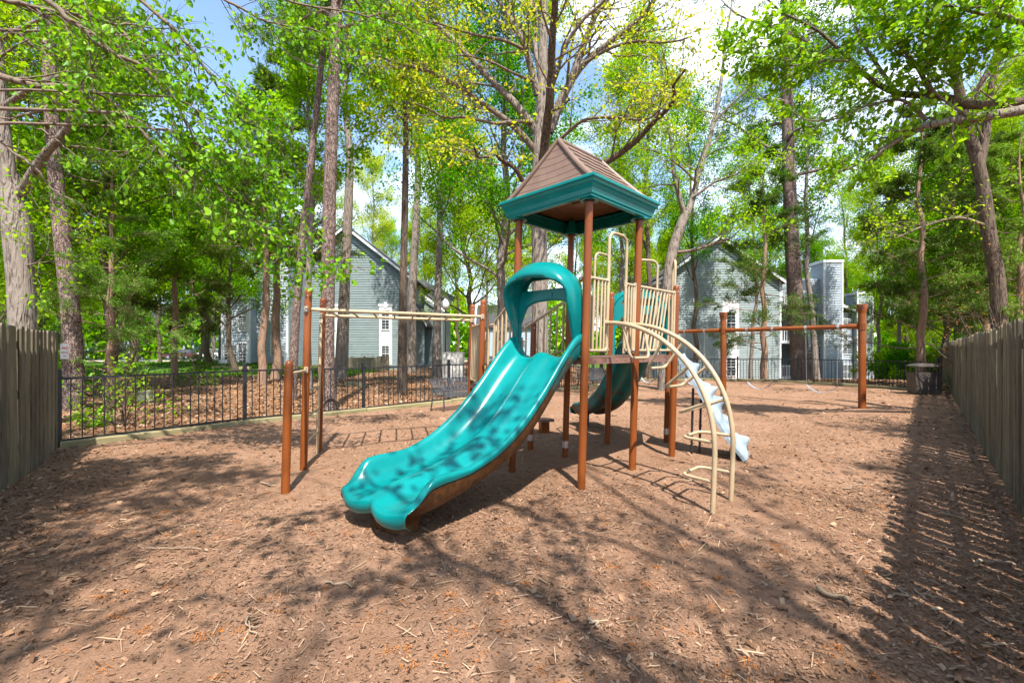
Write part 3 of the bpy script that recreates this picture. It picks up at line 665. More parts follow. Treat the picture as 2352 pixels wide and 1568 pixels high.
# slides
def slide(O, a, b, prof, half, ridge, s_end, rim, name, lip=True, nlobes=2, under='teal_dirty'):
    ps_ = np.array(prof); SS, ZZ = ps_[:, 0], ps_[:, 1]
    rs = np.array(rim); a = np.asarray(a); b = np.asarray(b)
    sf = np.linspace(0, 1, 400); cr = catmull(np.stack([SS, ZZ, 0 * SS], -1), 300)
    def zf(s): return np.interp(s, cr[:, 0], cr[:, 1])
    def rf(s): return np.interp(s, rs[:, 0], rs[:, 1])
    lane = half / nlobes
    def send(w):
        aw = min(abs(w), half)
        x = (aw - lane) / lane if nlobes == 2 else aw / half
        return s_end + .04 + .06 * (1 - x * x)
    # cross-section: (w, floor-part, rim-part)
    side = [(1.06, 0, .62), (1.09, 0, .80), (1.085, 0, .93), (1.05, 0, 1.0), (1.0, 0, .99), (.955, 0, .90), (.92, 0, .74), (.885, 0, .54), (.84, 0, .35), (.78, 0, .19), (.71, 0, .08), (.62, 0, .02), (.53, 0, 0), (.44, .05, 0), (.36, .17, 0), (.28, .40, 0), (.20, .70, 0), (.13, .90, 0), (.06, .99, 0), (0, 1, 0)]
    cs = [(-w, f, r) for w, f, r in side] + [(w, f, r) for w, f, r in side[-2::-1]]
    n = 74; qs = np.linspace(0, 1, n); g = []
    for q in qs:
        row = []
        for w, f, r in cs:
            s = -.04 + q * (send(w * half) + .04) if q > 0 else -.04
            e = s / send(w * half); fade = 1 - sstep(.90, 1.01, e)
            fr = 1 - sstep(.84, .99, e) ** 1.3
            rd = ridge * (1 - .15 * sstep(0, .3, s)) * (.30 + .70 * fr) * sstep(-.04, .12, s)
            z = zf(s) + f * rd + r * rf(s) * (.10 + .90 * fade)
            if nlobes == 1: z = zf(s) + r * rf(s) * (.25 + .75 * fade) + .03 * (abs(w) ** 2) * 0
            wo = w * half * (1 + (.03 if lip else 0) * sstep(.8, .95, e) - (.05 if lip else 0) * sstep(.95, 1, e))
            pt = np.array(O) + a * s + b * wo; row.append([pt[0], pt[1], z])
        g.append(row)
    # curl the lip over and down
    last = np.array(g[-1]); 
    for i, (ds, dz) in enumerate(((.026, -.008), (.044, -.034), (.046, -.070), (.030, -.11), (.0, -.14))):
        row = last.copy(); row[:, 0] += a[0] * ds; row[:, 1] += a[1] * ds; row[:, 2] += dz; g.append(row)
    m = MB(); m.grid(g); o = m.build(name, M['teal'], ps, 70, True)
    # underside skin
    uc = [(1.055, .60), (1.03, .35), (.99, .02), (.95, -.10), (.86, -.20), (.70, -.26), (.45, -.27), (.28, -.20), (.15, -.10), (0, -.06)]
    us = [(-w, h) for w, h in uc] + [(w, h) for w, h in uc[-2::-1]]; gu = []
    for q in np.linspace(0, 1, 50):
        row = []
        for w, h in us:
            s = q * (send(w * half) - .0); e = s / send(w * half); fade = 1 - sstep(.90, 1.01, e); rr_ = rf(s)
            z = zf(s) + (h * rr_ * (.10 + .90 * fade) if h > 0 else h * .26 * (1 + .6 * sstep(.5, .9, e) - .9 * sstep(.9, 1, e))) - .006
            wo = w * half * (1 + (.03 if lip else 0) * sstep(.8, .95, e) - (.05 if lip else 0) * sstep(.95, 1, e)) ; pt = np.array(O) + a * s + b * wo; row.append([pt[0], pt[1], z])
        gu.append(row)
    m = MB(); m.grid(gu); m.build('underside', M[under], o, 70, True)
    return o, zf
sa, sb = unit((-.685, -.728)), unit((.728, -.685)); SO = np.array([(P1[0] + P4[0]) / 2, (P1[1] + P4[1]) / 2]) + sa * .03
PROF = [(-.06, 1.462), (.03, 1.455), (.12, 1.405), (.30, 1.235), (.635, .880), (.85, .695), (1.02, .580), (1.24, .475), (1.51, .395), (1.81, .335), (2.05, .310), (2.25, .285), (2.45, .25)]
RIM = [(-.05, .26), (.3, .28), (.7, .27), (1.0, .235), (1.35, .18), (1.6, .165), (1.9, .21), (2.1, .20), (2.3, .14), (2.5, .10)]
sl, zf = slide(SO, sa, sb, PROF, .485, .10, 2.19, RIM, 'double_slide')
m = MB(); ft = []
for z, k in ((.25, 1.0), (.17, .80), (.09, .66), (.03, .70), (-.06, .74)):
    row = []
    for th in np.linspace(0, 2 * math.pi, 33)[:-1]:
        w = .36 * k * math.copysign(abs(math.cos(th)) ** .6, math.cos(th)); s = 2.02 + .20 * k * math.copysign(abs(math.sin(th)) ** .7, math.sin(th))
        pt = SO + sa * s + sb * w; row.append([pt[0], pt[1], z])
    ft.append(row)
m.grid(ft, 0, True); m.build('slide_foot', M['teal_dirty'], sl, 60, True)
# second slide, leaving the far side of the triangular deck
ca = unit(np.array((-.27, .96))); cb2 = np.array([ca[1], -ca[0]]); CO = (np.array(PB) + np.array(PC)) / 2 + ca * .03
PROF2 = [(-.06, 1.462), (.04, 1.45), (.15, 1.36), (.4, 1.06), (.75, .72), (1.1, .50), (1.45, .39), (1.8, .34), (2.1, .36)]
s2, _ = slide(CO, ca, cb2, PROF2, .31, .0, 1.95, [(-.05, .22), (.6, .2), (1.4, .16), (2.2, .12)], 'single_slide', True, 1, 'teal_mossy')
q = CO + ca * 1.85; m = MB(); m.tube([V3(q, .3), V3(q, -.2)], .02, 10); m.build('slide_leg', M['black'], s2, 50, True)

# hoods over the slide entrances
def hood(O, a, b, w, name):
    a = np.asarray(a); b = np.asarray(b); g = []
    N = 49
    for th in np.linspace(0, 1, N):
        # outline: up the left side, over the top, down the right side
        if th < .30: t = th / .30; e = -1.0; zz = 1.56 + (2.16 - 1.56) * t; top = 0
        elif th > .70: t = (1 - th) / .30; e = 1.0; zz = 1.56 + (2.16 - 1.56) * t; top = 0
        else:
            an = math.pi * (1 - (th - .30) / .40); e = math.cos(an); zz = 2.16 + .36 * math.sin(an) ** .9; top = math.sin(an)
        up = sstep(1.56, 2.2, zz)
        n_f = .05 + .21 * up + .12 * top
        ef = e * (.95 + .08 * sstep(1.62, 2.2, zz))
        def q(ee, nn, z): p = np.array(O) + b * (ee * w) + a * nn; return [p[0], p[1], z]
        inn = .925; zi = .05
        row = [q(e, -.03, zz), q(e * 1.03, n_f * .3, zz + .055 * top), q(ef * 1.02, n_f * .65, zz + .035 * top), q(ef * 1.005, n_f * .92, zz - .045 * top), q(ef * .985, n_f, zz - .10 * top), q(ef * .95, n_f * 1.01, zz - .14 * top),
               q(ef * .91, n_f * .94, zz - .16 * top), q(e * .905, n_f * .5, zz - .10 * top), q(e * .925, .01, zz - .05 * top), q(e * .925, -.03, zz - .05 * top)]
        g.append(row)
    m = MB(); m.grid(g); 
    o = m.build(name, M['teal'], ps, 60, True)
    # back panel: cross band with an arched underside, window opening above it
    m = MB(); gg = []
    for x in np.linspace(-.93, .93, 25):
        zb = 2.13 - .17 * abs(x) ** 3.0 - .25 * max(0, abs(x) - .72) * 3; zt = 2.27 + .06 * max(0, abs(x) - .6); row = []
        for nn, z in ((.0, zb), (.02, zb + .015), (.022, zt - .012), (.0, zt), (-.03, zt), (-.03, zb), (.0, zb)):
            p = np.array(O) + b * (x * w) + a * nn; row.append([p[0], p[1], z])
        gg.append(row)
    m.grid(gg); m.build('cross_band', M['teal'], o, 40, True)
    m = MB(); gg = []
    for x in np.linspace(-.98, .98, 25):
        zt = 2.16 + .345 * math.sqrt(max(0, 1 - x * x)); zw = 2.39 - .0 * x; zw = min(zt - .01, zw if abs(x) < .62 else zw - (abs(x) - .62) * .9); row = []
        for nn, z in ((-.004, zw), (-.004, zt), (-.028, zt), (-.028, zw), (-.004, zw)):
            p = np.array(O) + b * (x * w) + a * nn; row.append([p[0], p[1], z])
        gg.append(row)
    m.grid(gg); m.build('top_panel', M['teal'], o, 40, True)
    m = MB(); c = np.array(O) + a * .024; m.box((c[0], c[1], 2.195), (.17, .008, .07), (b[0], b[1], 0)); m.build('maker_plate', M['teal'], o, None, True)
    for sgn in (-1, 1):
        p = np.array(O) + b * (w * 1.03 * sgn) - a * .0; m = MB(); m.box((p[0], p[1], 2.34), (.07, .03, .05), (b[0], b[1], 0)); m.build('bracket', M['post'], o, None, True)
        m = MB(); e = p + a * .017; m.tube([V3(e, 2.34), V3(e + a * .012, 2.34)], .012, 10); m.build('bolt', M['rivet'], o, None, True)
        m = MB(); p = np.array(O) + b * (w * .965 * sgn); m.box((p[0], p[1], 1.80), (.055, .05, .66), (b[0], b[1], 0)); m.build('side_post', M['teal'], o, None, True)
    return o
hood(SO, sa, sb, .475, 'slide_hood')
hood(CO, ca, cb2, .50, 'slide_hood')

# roof of the tower
RC = np.array([.772, 5.85]); dx = unit((.71, .705)); dy = np.array([-dx[1], dx[0]])       # dx along the ridge, away from the wide slide
def RP(x, y, z): p = RC + dx * x + dy * y; return [p[0], p[1], z]
prof = [(.725, 3.435), (.735, 3.425), (.735, 3.40), (.715, 3.385), (.708, 3.36), (.695, 3.345), (.675, 3.30), (.668, 3.265), (.665, 3.25), (.655, 3.235), (.655, 3.22), (.60, 3.218), (.60, 3.26), (.625, 3.275), (.60, 3.295), (.625, 3.31), (.60, 3.33), (.625, 3.35), (.60, 3.37), (.62, 3.40)]
g = [[RP(h * sx, h * sy, z) for sx, sy in ((-1, -1), (1, -1), (1, 1), (-1, 1))] for h, z in prof]
m = MB(); m.grid(g, 0, True); m.grid([g[0], [RP(.60 * sx, .60 * sy, 3.44) for sx, sy in ((-1, -1), (1, -1), (1, 1), (-1, 1))]], 0, True)
fas = m.build('roof_fascia', M['teal'], ps, None, True)
for p in (P1, P2, P3, P4):
    m = MB(); c = np.array(p); d = unit(RC - c); cc = c + d * .0
    m.tube([V3(cc, 3.205), V3(cc, 3.225)], .105, 24); m.tube([V3(cc, 3.225), V3(cc, 3.40)], [.10, .05], 20); m.build('post_socket', M['teal'], fas, 40, True)
    m = MB(); m.tube([V3(cc, 3.196), V3(cc, 3.2048)], .066, 20); m.build('post_gap', M['black'], fas, 40, True)
RL, RZ0, RZ1, RH = .45, 3.43, 4.09, .655
def roof_pt(side, x, t, lift=0.0):
    """side 0..3, x -1..1 along the eave, t 0 eave .. 1 ridge; slightly hollow slopes with a flared foot"""
    h = t + .05 * math.sin(math.pi * t) * 0; sag = .055 * math.sin(math.pi * min(1, t)) ; ex = RH
    z = RZ0 + (RZ1 - RZ0) * (t ** 1.12)
    if side in (1, 3):
        run = ex * (1 - t) + 0 * sag; xx = x * (ex + (RL - ex) * t); y = (-run if side == 1 else run); nrm = np.array([0, -1 if side == 1 else 1]) ; p = RP(xx, y * 1.0, z + lift * .75); k = lift * .7 * (-1 if side == 1 else 1)
        q = RP(xx, y + k, z + lift * .75)
    else:
        run = ex + (RL - ex) * t; yy = x * ex * (1 - t); s = -1 if side == 0 else 1; q = RP(s * (run + lift), yy, z + lift * .35)
    return q
rb = MB()
for side in range(4):
    gg = [[roof_pt(side, x, t) for x in np.linspace(-1, 1, 13)] for t in np.linspace(0, 1, 15)]; rb.grid(gg)
    gg = [[roof_pt(side, x, t, -.02) for x in np.linspace(-1, 1, 9)] for t in np.linspace(0, .97, 8)]; rb.grid(gg, 1)
rf_ = rb.build('roof', [M['roofbrown'], M['roofin']], ps, 35, True)
NC = 7
def shingle(side, x0, x1, t0, t1, thick, curve):
    m = MB(); gg = []; xs = np.linspace(x0, x1, 7)
    for i, (t, l) in enumerate(((t0, .0), (t0, thick), (t0 + (t1 - t0) * .5, thick * .62), (t1, .003))):
        gg.append([roof_pt(side, x, t + curve * (1 - ((x - x0) / (x1 - x0) * 2 - 1) ** 2) * (-1 if i < 2 else 0), l) for x in xs])
    m.grid(gg); 
    m.f += [(0, 7, 14, 21), (6, 13, 20, 27)]; m.mi += [0, 0]
    m.build('shingle', M['roofbrown'], rf_, 30, True)
for side in range(4):
    for i in range(NC):
        t0, t1 = .025 + i * .95 / NC, .025 + (i + 1) * .95 / NC
        if side in (1, 3):
            n = 4; cuts = [-.93 + 1.86 * (k + (.5 if i % 2 else 0)) / n for k in range(n + 1)]; cuts = [c for c in cuts if c < .9]
            if i % 2: cuts = [-.93] + cuts
            cuts = sorted(set(cuts + [.93]))
            for c0, c1 in zip(cuts[:-1], cuts[1:]):
                if c1 - c0 > .1: shingle(side, c0, c1 - .02, t0, t1 + .01, .017, .018)
        else: shingle(side, -.88, .88, t0, t1, .006, .03)
def hip(side_a, x, t): return roof_pt(side_a, x, t, .006)
for s_, xs in ((1, -1), (1, 1), (3, -1), (3, 1)):
    m = MB(); m.tube([np.array(roof_pt(s_, xs, t, .0)) for t in np.linspace(.0, 1, 14)], np.linspace(.04, .03, 14), 10); m.build('hip_ridge', M['roofbrown'], rf_, 60, True)
m = MB(); m.tube([roof_pt(1, -1.06, 1), roof_pt(1, -1, 1), roof_pt(1, 1, 1), roof_pt(1, 1.06, 1)], [.012, .032, .032, .012], 10); m.build('ridge_cap', M['roofbrown'], rf_, 60, True)
m = MB(); m.tube([RP(0, 0, 3.44), RP(0, 0, 3.40)], [.10, .085], 24); m.tube([RP(0, 0, 3.46), RP(0, 0, 3.44)], [.15, .13], 24); m.build('ceiling_boss', M['roofin'], rf_, 40, True)
m = MB(); gg = [[RP(h * sx, h * sy, z) for sx, sy in ((-1, -1), (1, -1), (1, 1), (-1, 1))] for h, z in ((.61, 3.42), (.45, 3.46), (.14, 3.46))]; m.grid(gg, 0, True); m.build('ceiling_panel', M['roofin'], rf_, None, True)

# climbing wall ramp beside the triangular deck
rn = unit((.90, -.42)); rw = np.array([-rn[1], rn[0]]); RO = np.array(lerp(PA, PB, .10)) + rn * .06; gg = []
rr = np.random.default_rng(4)
L_, H_ = .86, 1.44; lum = [(rr.uniform(.08, .95), rr.uniform(.15, .85), rr.uniform(.05, .085), rr.uniform(.03, .07)) for _ in range(26)]
for i, t in enumerate(np.linspace(0, 1, 60)):
    row = []
    for j, w in enumerate(np.linspace(0, 1, 26)):
        out = .05 + .018 * math.sin(t * 33 + w * 5) + .012 * math.sin(w * 17 + t * 9)
        for lt, lw, sz, h in lum: out += h * math.exp(-(((t - lt) / (sz * .62)) ** 2 + ((w - lw) / (sz * 2.1)) ** 2))
        edge = min(1, min(w, 1 - w) / .08); out = .01 + out * edge * (.4 + .6 * min(1, (1 - t) / .02 + .4)); fl = 1 + .5 * max(0, t - .85)
        nn = unit((H_, L_)); p = RO + rn * (L_ * t + .05 * sstep(.8, 1, t) + out * nn[0]) + rw * ((w) * .62); row.append([p[0], p[1], H_ * (1 - t) + .01 + out * nn[1]])
    gg.append(row)
m = MB(); m.grid(gg); back = [[[*(RO + rn * (L_ * t + .05 * sstep(.8, 1, t) - .03) + rw * (w * .62)), H_ * (1 - t)] for w in (0, 1)] for t in np.linspace(0, 1, 30)]; m.grid(back)
g2 = np.array(gg); b2 = np.array(back)
for col, bc in ((0, 0), (-1, 1)): m.grid([[g2[int(k * 59 / 29)][col], b2[k][bc]] for k in range(30)])
m.grid([list(g2[-1][::25]), list(b2[-1])])
cw = m.build('climbing_wall', M['rock'], ps, 45, True)
for t, w in ((.30, .25), (.42, .55)):
    p = RO + rn * (L_ * t - .05) + rw * (w * .62); m = MB(); m.tube([V3(p, H_ * (1 - t) - .03), V3(p, -.15)], .017, 10); m.build('support_leg', M['black'], cw, 50, True)

# stepping block behind the wide slide
sbk = empty('stepping_block', (.6, 8.5, 0), 'small brown stepping block on a short post behind the wide slide', 'step')
m = MB(); m.box((.6, 8.5, .235), (.30, .26, .05), (.95, .3, 0)); m.build('tread', M['deck'], sbk, None)
m = MB(); m.box((.6, 8.5, .09), (.16, .14, .24), (.95, .3, 0)); m.build('stub_post', M['post'], sbk, None)

# ------------------------------------------------------------------ swing set
S2_, S1_ = np.array((9.23, 12.0)), np.array((6.78, 14.6)); S0_ = S1_ * 2 - S2_
sw = empty('swing_set', (S1_[0], S1_[1], 0), 'rust-brown two-bay swing frame with thick posts in front of the far fence', 'swing frame')
BZ = 2.16; sd = unit(S1_ - S2_)
for p in (S2_, S1_, S0_):
    m = MB(); m.tube([V3(p, -.2), V3(p, 2.56)], .088, 20); m.tube([V3(p, 2.50), V3(p, 2.56), V3(p, 2.70), V3(p, 2.735), V3(p, 2.745)], [.09, .10, .125, .118, .02], 24)
    o = m.build('post', M['post'], sw, 45)
    m = MB(); 
    for k in range(-1, 2): m.tube([V3(p, BZ + k * .062 - .022), V3(p, BZ + k * .062 + .022)], .108, 20)
    m.build('clamp', M['post'], o, 45)
    f = unit(-np.array(p)); q = p + f * .131
    text('S', .17, (q[0] - S1_[0], q[1] - S1_[1], 2.645), math.atan2(f[0], -f[1]), M['black'], sw, 'cap_letter', ext=.004)
for a, b in ((S2_, S1_), (S1_, S0_)):
    m = MB(); m.tube([V3(a + sd * .1, BZ), V3(b - sd * .1, BZ)], .06, 18); m.tube([V3(a + sd * .1, BZ), V3(a + sd * .32, BZ)], .072, 18); m.tube([V3(b - sd * .32, BZ), V3(b - sd * .1, BZ)], .072, 18); m.build('beam', M['post'], sw, 45)
lk = MB(); th = np.linspace(0, 2 * math.pi, 11); lk.tube(np.stack([.010 * np.cos(th), 0 * th, .023 * np.sin(th)], -1), .0036, 5, False); LINK = lk.mesh('chain_link', M['chain'], None, 60)
M['seat'] = pmat('grey_rubber_seat', (.16, .17, .19, 1), (.28, .29, .31, 1), 12, .5, .05)
def swing(a, b, t0, t1, label):
    A, B = a + (b - a) * t0, a + (b - a) * t1; c = (A + B) / 2
    r = empty('swing', (c[0], c[1], .3), label, 'swing', 'swings hanging from the frame'); r_off = OFF[r.name]
    zb = .56
    for q in (A, B):
        m = MB(); m.tube([V3(q - sd * .03, BZ), V3(q + sd * .03, BZ)], .068, 16); m.box(V3(q, BZ - .09), (.04, .03, .08), (sd[0], sd[1], 0)); m.build('hanger', M['galv'], r, 40)
        # chain as alternating links, one part per chain
        cm = MB(); z = BZ - .13; k = 0; inw = (c - q) * .06
        vs = np.array([v.co[:] for v in LINK.vertices]); fs = [tuple(p.vertices) for p in LINK.polygons]
        while z > zb:
            an = math.atan2(sd[1], sd[0]) + (k % 2) * math.pi / 2; ca_, sn_ = math.cos(an), math.sin(an); tt = (BZ - .13 - z) / (BZ - .13 - zb)
            w = np.stack([vs[:, 0] * ca_ + q[0] + inw[0] * tt, vs[:, 0] * sn_ + vs[:, 1] + q[1] + inw[1] * tt, vs[:, 2] * 1.0 + z], -1); cm.add(w, fs); z -= .037; k += 1
        cm.build('chain', M['chain'], r, 60)
    m = MB(); n = 13; nn = np.array([-sd[1], sd[0]]); gg = []
    A2, B2 = A + (c - A) * .06, B + (c - B) * .06
    for t in np.linspace(0, 1, n):
        p = A2 + (B2 - A2) * t; z = zb - .01 - .20 * math.sin(math.pi * t) ** .8; gg.append([V3(p + nn * .07, z), V3(p - nn * .07, z), V3(p - nn * .07, z - .012), V3(p + nn * .07, z - .012), V3(p + nn * .07, z)])
    m.grid(gg); m.build('belt_seat', M['seat'], r, 40)
swing(S2_, S1_, .145, .36, 'belt swing nearest the right swing post')
swing(S2_, S1_, .60, .80, 'belt swing just right of the middle swing post')
swing(S1_, S0_, .17, .36, 'belt swing hanging left of the middle swing post behind the rock climber')
swing(S1_, S0_, .66, .84, 'belt swing seen under the deck beyond the rear slide')

# ------------------------------------------------------------------ bin
bn = empty('litter_bin', (14.35, 15.55, 0), 'dark brown square litter bin with open hood in the far right corner', 'litter bin', rz=0)
bx = unit((.93, -.30)); by = np.array([-bx[1], bx[0]]); BC = np.array([14.25, 15.75]); bw, bd = .74, .62
def bp(x, y, z): p = BC + bx * x + by * y; return [p[0], p[1], z]
m = MB(); g = []
for k, z in ((.93, .03), (.94, .05), (1.0, .72), (1.02, .735), (1.02, .76), (.97, .765)): g.append([bp(x * k * bw / 2, y * k * bd / 2, z) for x, y in ((-1, -1), (1, -1), (1, 1), (-1, 1))])
m.grid(g, 0, True); m.build('body', M['bin'], bn, None)
m = MB(); m.grid([[bp(-.33, -.27, .755), bp(.33, -.27, .755)], [bp(-.33, .27, .755), bp(.33, .27, .755)]]); m.build('mouth_shade', M['black'], bn, None)  # flat black sheet across the mouth stands for the shaded inside
for x, y in ((-1, -1), (1, -1), (1, 1), (-1, 1)):
    m = MB(); m.box(bp(x * bw * .455, y * bd * .455, .86), (.05, .05, .22), (bx[0], bx[1], 0)); m.build('corner_post', M['bin'], bn, None)
m = MB(); m.grid([[bp(x * k * bw / 2, y * k * bd / 2, z) for x, y in ((-1, -1), (1, -1), (1, 1), (-1, 1))] for k, z in ((.9, .955), (1.06, .955), (1.06, .985), (.5, 1.06), (.02, 1.075))], 0, True); m.build('hood', M['bin'], bn, 20)
for i, (xo, z) in enumerate([(x, z) for r_i, z in enumerate((.68, .63, .58)) for x in (np.linspace(-.29, .29, 5) if r_i % 2 == 0 else np.linspace(-.22, .22, 4))]):
    m = MB(); m.box(bp(xo, -bd / 2 * .985 - .004, z), (.045, .012, .022), (bx[0], bx[1], 0)); m.build('vent', M['black'], bn, None)
m = MB(); m.box(bp(0, -bd / 2 * .975 + .002, .30), (.66, .012, .50), (bx[0], bx[1], 0)); m.build('front_panel', M['bin'], bn, None)

# ------------------------------------------------------------------ benches
def bench(p, d, L, label, nsl=30, s=1.0):
    d = unit(d); n = np.array([d[1], -d[0]])        # n points to the front
    r = empty('park_bench', (p[0], p[1], 0), label, 'bench', 'charcoal strap benches')
    def q(x, y, z): c = np.array(p) + d * x + n * y * s; return [c[0], c[1], z * s]
    path = [q(0, y, z) for y, z in ((-.20, .83), (-.17, .70), (-.12, .55), (-.06, .44), (.02, .405), (.14, .415), (.27, .43), (.35, .42), (.385, .385))]
    path = catmull(path, 14) - np.array([*p, 0])
    w = .034; tt = np.gradient(path, axis=0); m = MB()
    g = []
    for c, t in zip(path, tt):
        no = unit(np.cross([d[0], d[1], 0], t)) * .003; dd = np.array([d[0], d[1], 0]) * w / 2; g.append([c - dd - no, c + dd - no, c + dd + no, c - dd + no, c - dd - no])
    m.grid(g); sm = m.mesh('slat', M['bench'], None, 40)
    for k in range(nsl):
        x = .05 + (L - .1) * k / (nsl - 1); o = bpy.data.objects.new('slat', sm); link(o, r); o.location = (d[0] * x, d[1] * x, 0)
    for yz in ((-.20, .83), (-.10, .50), (.05, .395), (.385, .385)):
        m = MB(); m.tube([q(.0, *yz), q(L, *yz)], .014, 8); m.build('frame_rail', M['bench'], r, 50)
    for x in (0, L):
        m = MB(); m.tube(catmull([q(x, -.20, .83), q(x, -.13, .56), q(x, -.10, .40), q(x, -.14, .2), q(x, -.2, -.05)], 12), .018, 8); m.build('leg', M['bench'], r, 50)
        m = MB(); m.tube(fillet([q(x, -.12, .60), q(x, .30, .62), q(x, .36, .58), q(x, .33, .38), q(x, .36, .2), q(x, .34, -.05)], .06, 5), .018, 8); m.build('arm_and_leg', M['bench'], r, 50)
    return r
bench((-1.93, 11.45), (.66, .75), 1.85, 'charcoal metal strap bench beside the picket fence left of the wide slide', s=.95)
bench((2.6, 17.2), (.66, .75), 1.85, 'charcoal metal strap bench seen below the deck beside the far fence', s=.95)

# ------------------------------------------------------------------ houses
def siding_mat(name, c0, c1): return pmat(name, c0, c1, 1.2, .7, .08, (1, 1, 3), bscale=30)
M['sid_l'] = siding_mat('grey_green_siding', (.135, .175, .178, 1), (.17, .215, .22, 1))
M['sid_r'] = siding_mat('pale_grey_siding', (.19, .235, .24, 1), (.24, .285, .29, 1))
M['sid_w'] = siding_mat('pale_blue_and_sunlit_siding', (.26, .305, .345, 1), (.32, .365, .41, 1))  # paler copy puts sunlight into wings and bays; plain tone on far houses
M['trim'] = pmat('white_trim_paint', (.58, .59, .61, 1), (.66, .67, .68, 1), 3, .5, .03)
M['shingle'] = pmat('dark_roof_shingles', (.025, .025, .026, 1), (.055, .053, .053, 1), 9, .9, .5, bscale=40)
M['brickbase'] = pmat('tan_brick_base', (.25, .16, .11, 1), (.40, .29, .21, 1), 6, .9, .3)
def glass_mat():
    t = NT('window_glass'); return t.end(t.bsdf((.028, .036, .042, 1), .06, None, 0, .6))
M['glass'] = glass_mat()
M['dark'] = pmat('dark_interior', (.02, .02, .02, 1), (.05, .05, .05, 1), 3, .9, 0)

class House:
    """facade helper: local frame x along the front, y into the house, z up"""
    def __init__(s, name, X0, Y0, label, yaw=0.0):
        s.root = empty(name, (X0, Y0, 0), label, 'house', 'grey clapboard apartment houses')
        c, n = math.cos(yaw), math.sin(yaw); s.ax = np.array([c, n, 0]); s.ay = np.array([-n, c, 0]); s.o = np.array([X0, Y0, 0.])
    def pt(s, x, y, z): return s.o + s.ax * x + s.ay * y + np.array([0, 0, z])
    def wall(s, x0, x1, y, z0, ztop, mat, side=None, name='wall', step=.21, base=None):
        """front wall in clapboard courses; ztop: number or list of (x, z) roofline points"""
        top = ztop if isinstance(ztop, list) else [(x0, ztop), (x1, ztop)]
        xs = [p[0] for p in top]; zs = [p[1] for p in top]; zm = max(zs); m = MB(); z = z0
        def span(zq):
            k = np.linspace(x0, x1, 241); ok = k[np.interp(k, xs, zs) >= zq - 1e-6]
            return (ok[0], ok[-1]) if len(ok) > 1 else None
        while z < zm - .02:
            z2 = min(z + step, zm); a = span(z); b = span(z2) or (a and ((a[0] + a[1]) / 2,) * 2)
            if not a: break
            f = s.pt if side is None else side
            m.add([f(a[0], y - .045, z), f(a[1], y - .045, z), f(b[1], y - .002, z2), f(b[0], y - .002, z2)], [(0, 1, 2, 3)])
            m.add([f(a[0], y, z), f(a[1], y, z), f(a[1], y - .045, z), f(a[0], y - .045, z)], [(3, 2, 1, 0)])
            z = z2
        return m.build(name, mat, s.root, None)
    def box(s, x0, x1, y0, y1, z0, z1, mat, name, parent=None):
        m = MB(); m.box(s.pt((x0 + x1) / 2, (y0 + y1) / 2, (z0 + z1) / 2), (x1 - x0, y1 - y0, z1 - z0), s.ax, s.ay); return m.build(name, mat, parent or s.root, None)
    def window(s, x, z, w, h, y, grid=(2, 3), parent=None):
        t = .07
        fr = MB()
        for a in ((x - w / 2 - t, x - w / 2, z - t, z + h + t), (x + w / 2, x + w / 2 + t, z - t, z + h + t)): fr.box(s.pt((a[0] + a[1]) / 2, y - .05, (a[2] + a[3]) / 2), (t, .06, a[3] - a[2]), s.ax, s.ay)
        for zz in (z - t / 2, z + h + t / 2, z + h * .5): fr.box(s.pt(x, y - .05, zz), (w, .058 if zz != z + h * .5 else .04, t if zz != z + h * .5 else .05), s.ax, s.ay)
        o = fr.build('window', M['trim'], s.root, None)
        m = MB(); m.box(s.pt(x, y - .036, z + h / 2), (w, .01, h), s.ax, s.ay); m.build('pane', M['glass'], o, None)
        m = MB()
        for i in range(1, grid[0]): m.box(s.pt(x - w / 2 + w * i / grid[0], y - .045, z + h / 2), (.022, .012, h), s.ax, s.ay)
        for i in range(1, grid[1] * 2):
            if i != grid[1]: m.box(s.pt(x, y - .045, z + h * i / (2 * grid[1])), (w, .0115, .02), s.ax, s.ay)
        m.build('muntin', M['trim'], o, None); return o
    def roof_side(s, xa, za, xb, zb, y0, y1, th=.16):
        m = MB(); v = [s.pt(x, y, z + d) for x, z in ((xa, za), (xb, zb)) for y in (y0, y1) for d in (0, th)]
        m.add(v, [(0, 1, 3, 2), (4, 6, 7, 5), (0, 4, 5, 1), (2, 3, 7, 6), (1, 5, 7, 3), (0, 2, 6, 4)]); return m.build('roof', M['shingle'], s.root, None)
    def rake(s, xa, za, xb, zb, y, h=.24):
        m = MB(); v = [s.pt(x, yy, z + d) for x, z in ((xa, za), (xb, zb)) for yy in (y, y + .05) for d in (-h, .0)]
        m.add(v, [(0, 1, 3, 2), (4, 6, 7, 5), (0, 4, 5, 1), (2, 3, 7, 6), (1, 5, 7, 3), (0, 2, 6, 4)]); m.build('rake_board', M['trim'], s.root, None)

def ux(u, Y): return (u - CU) / FPX * Y
def vz(v, Y): return EYE - (v - CV) / FPX * Y
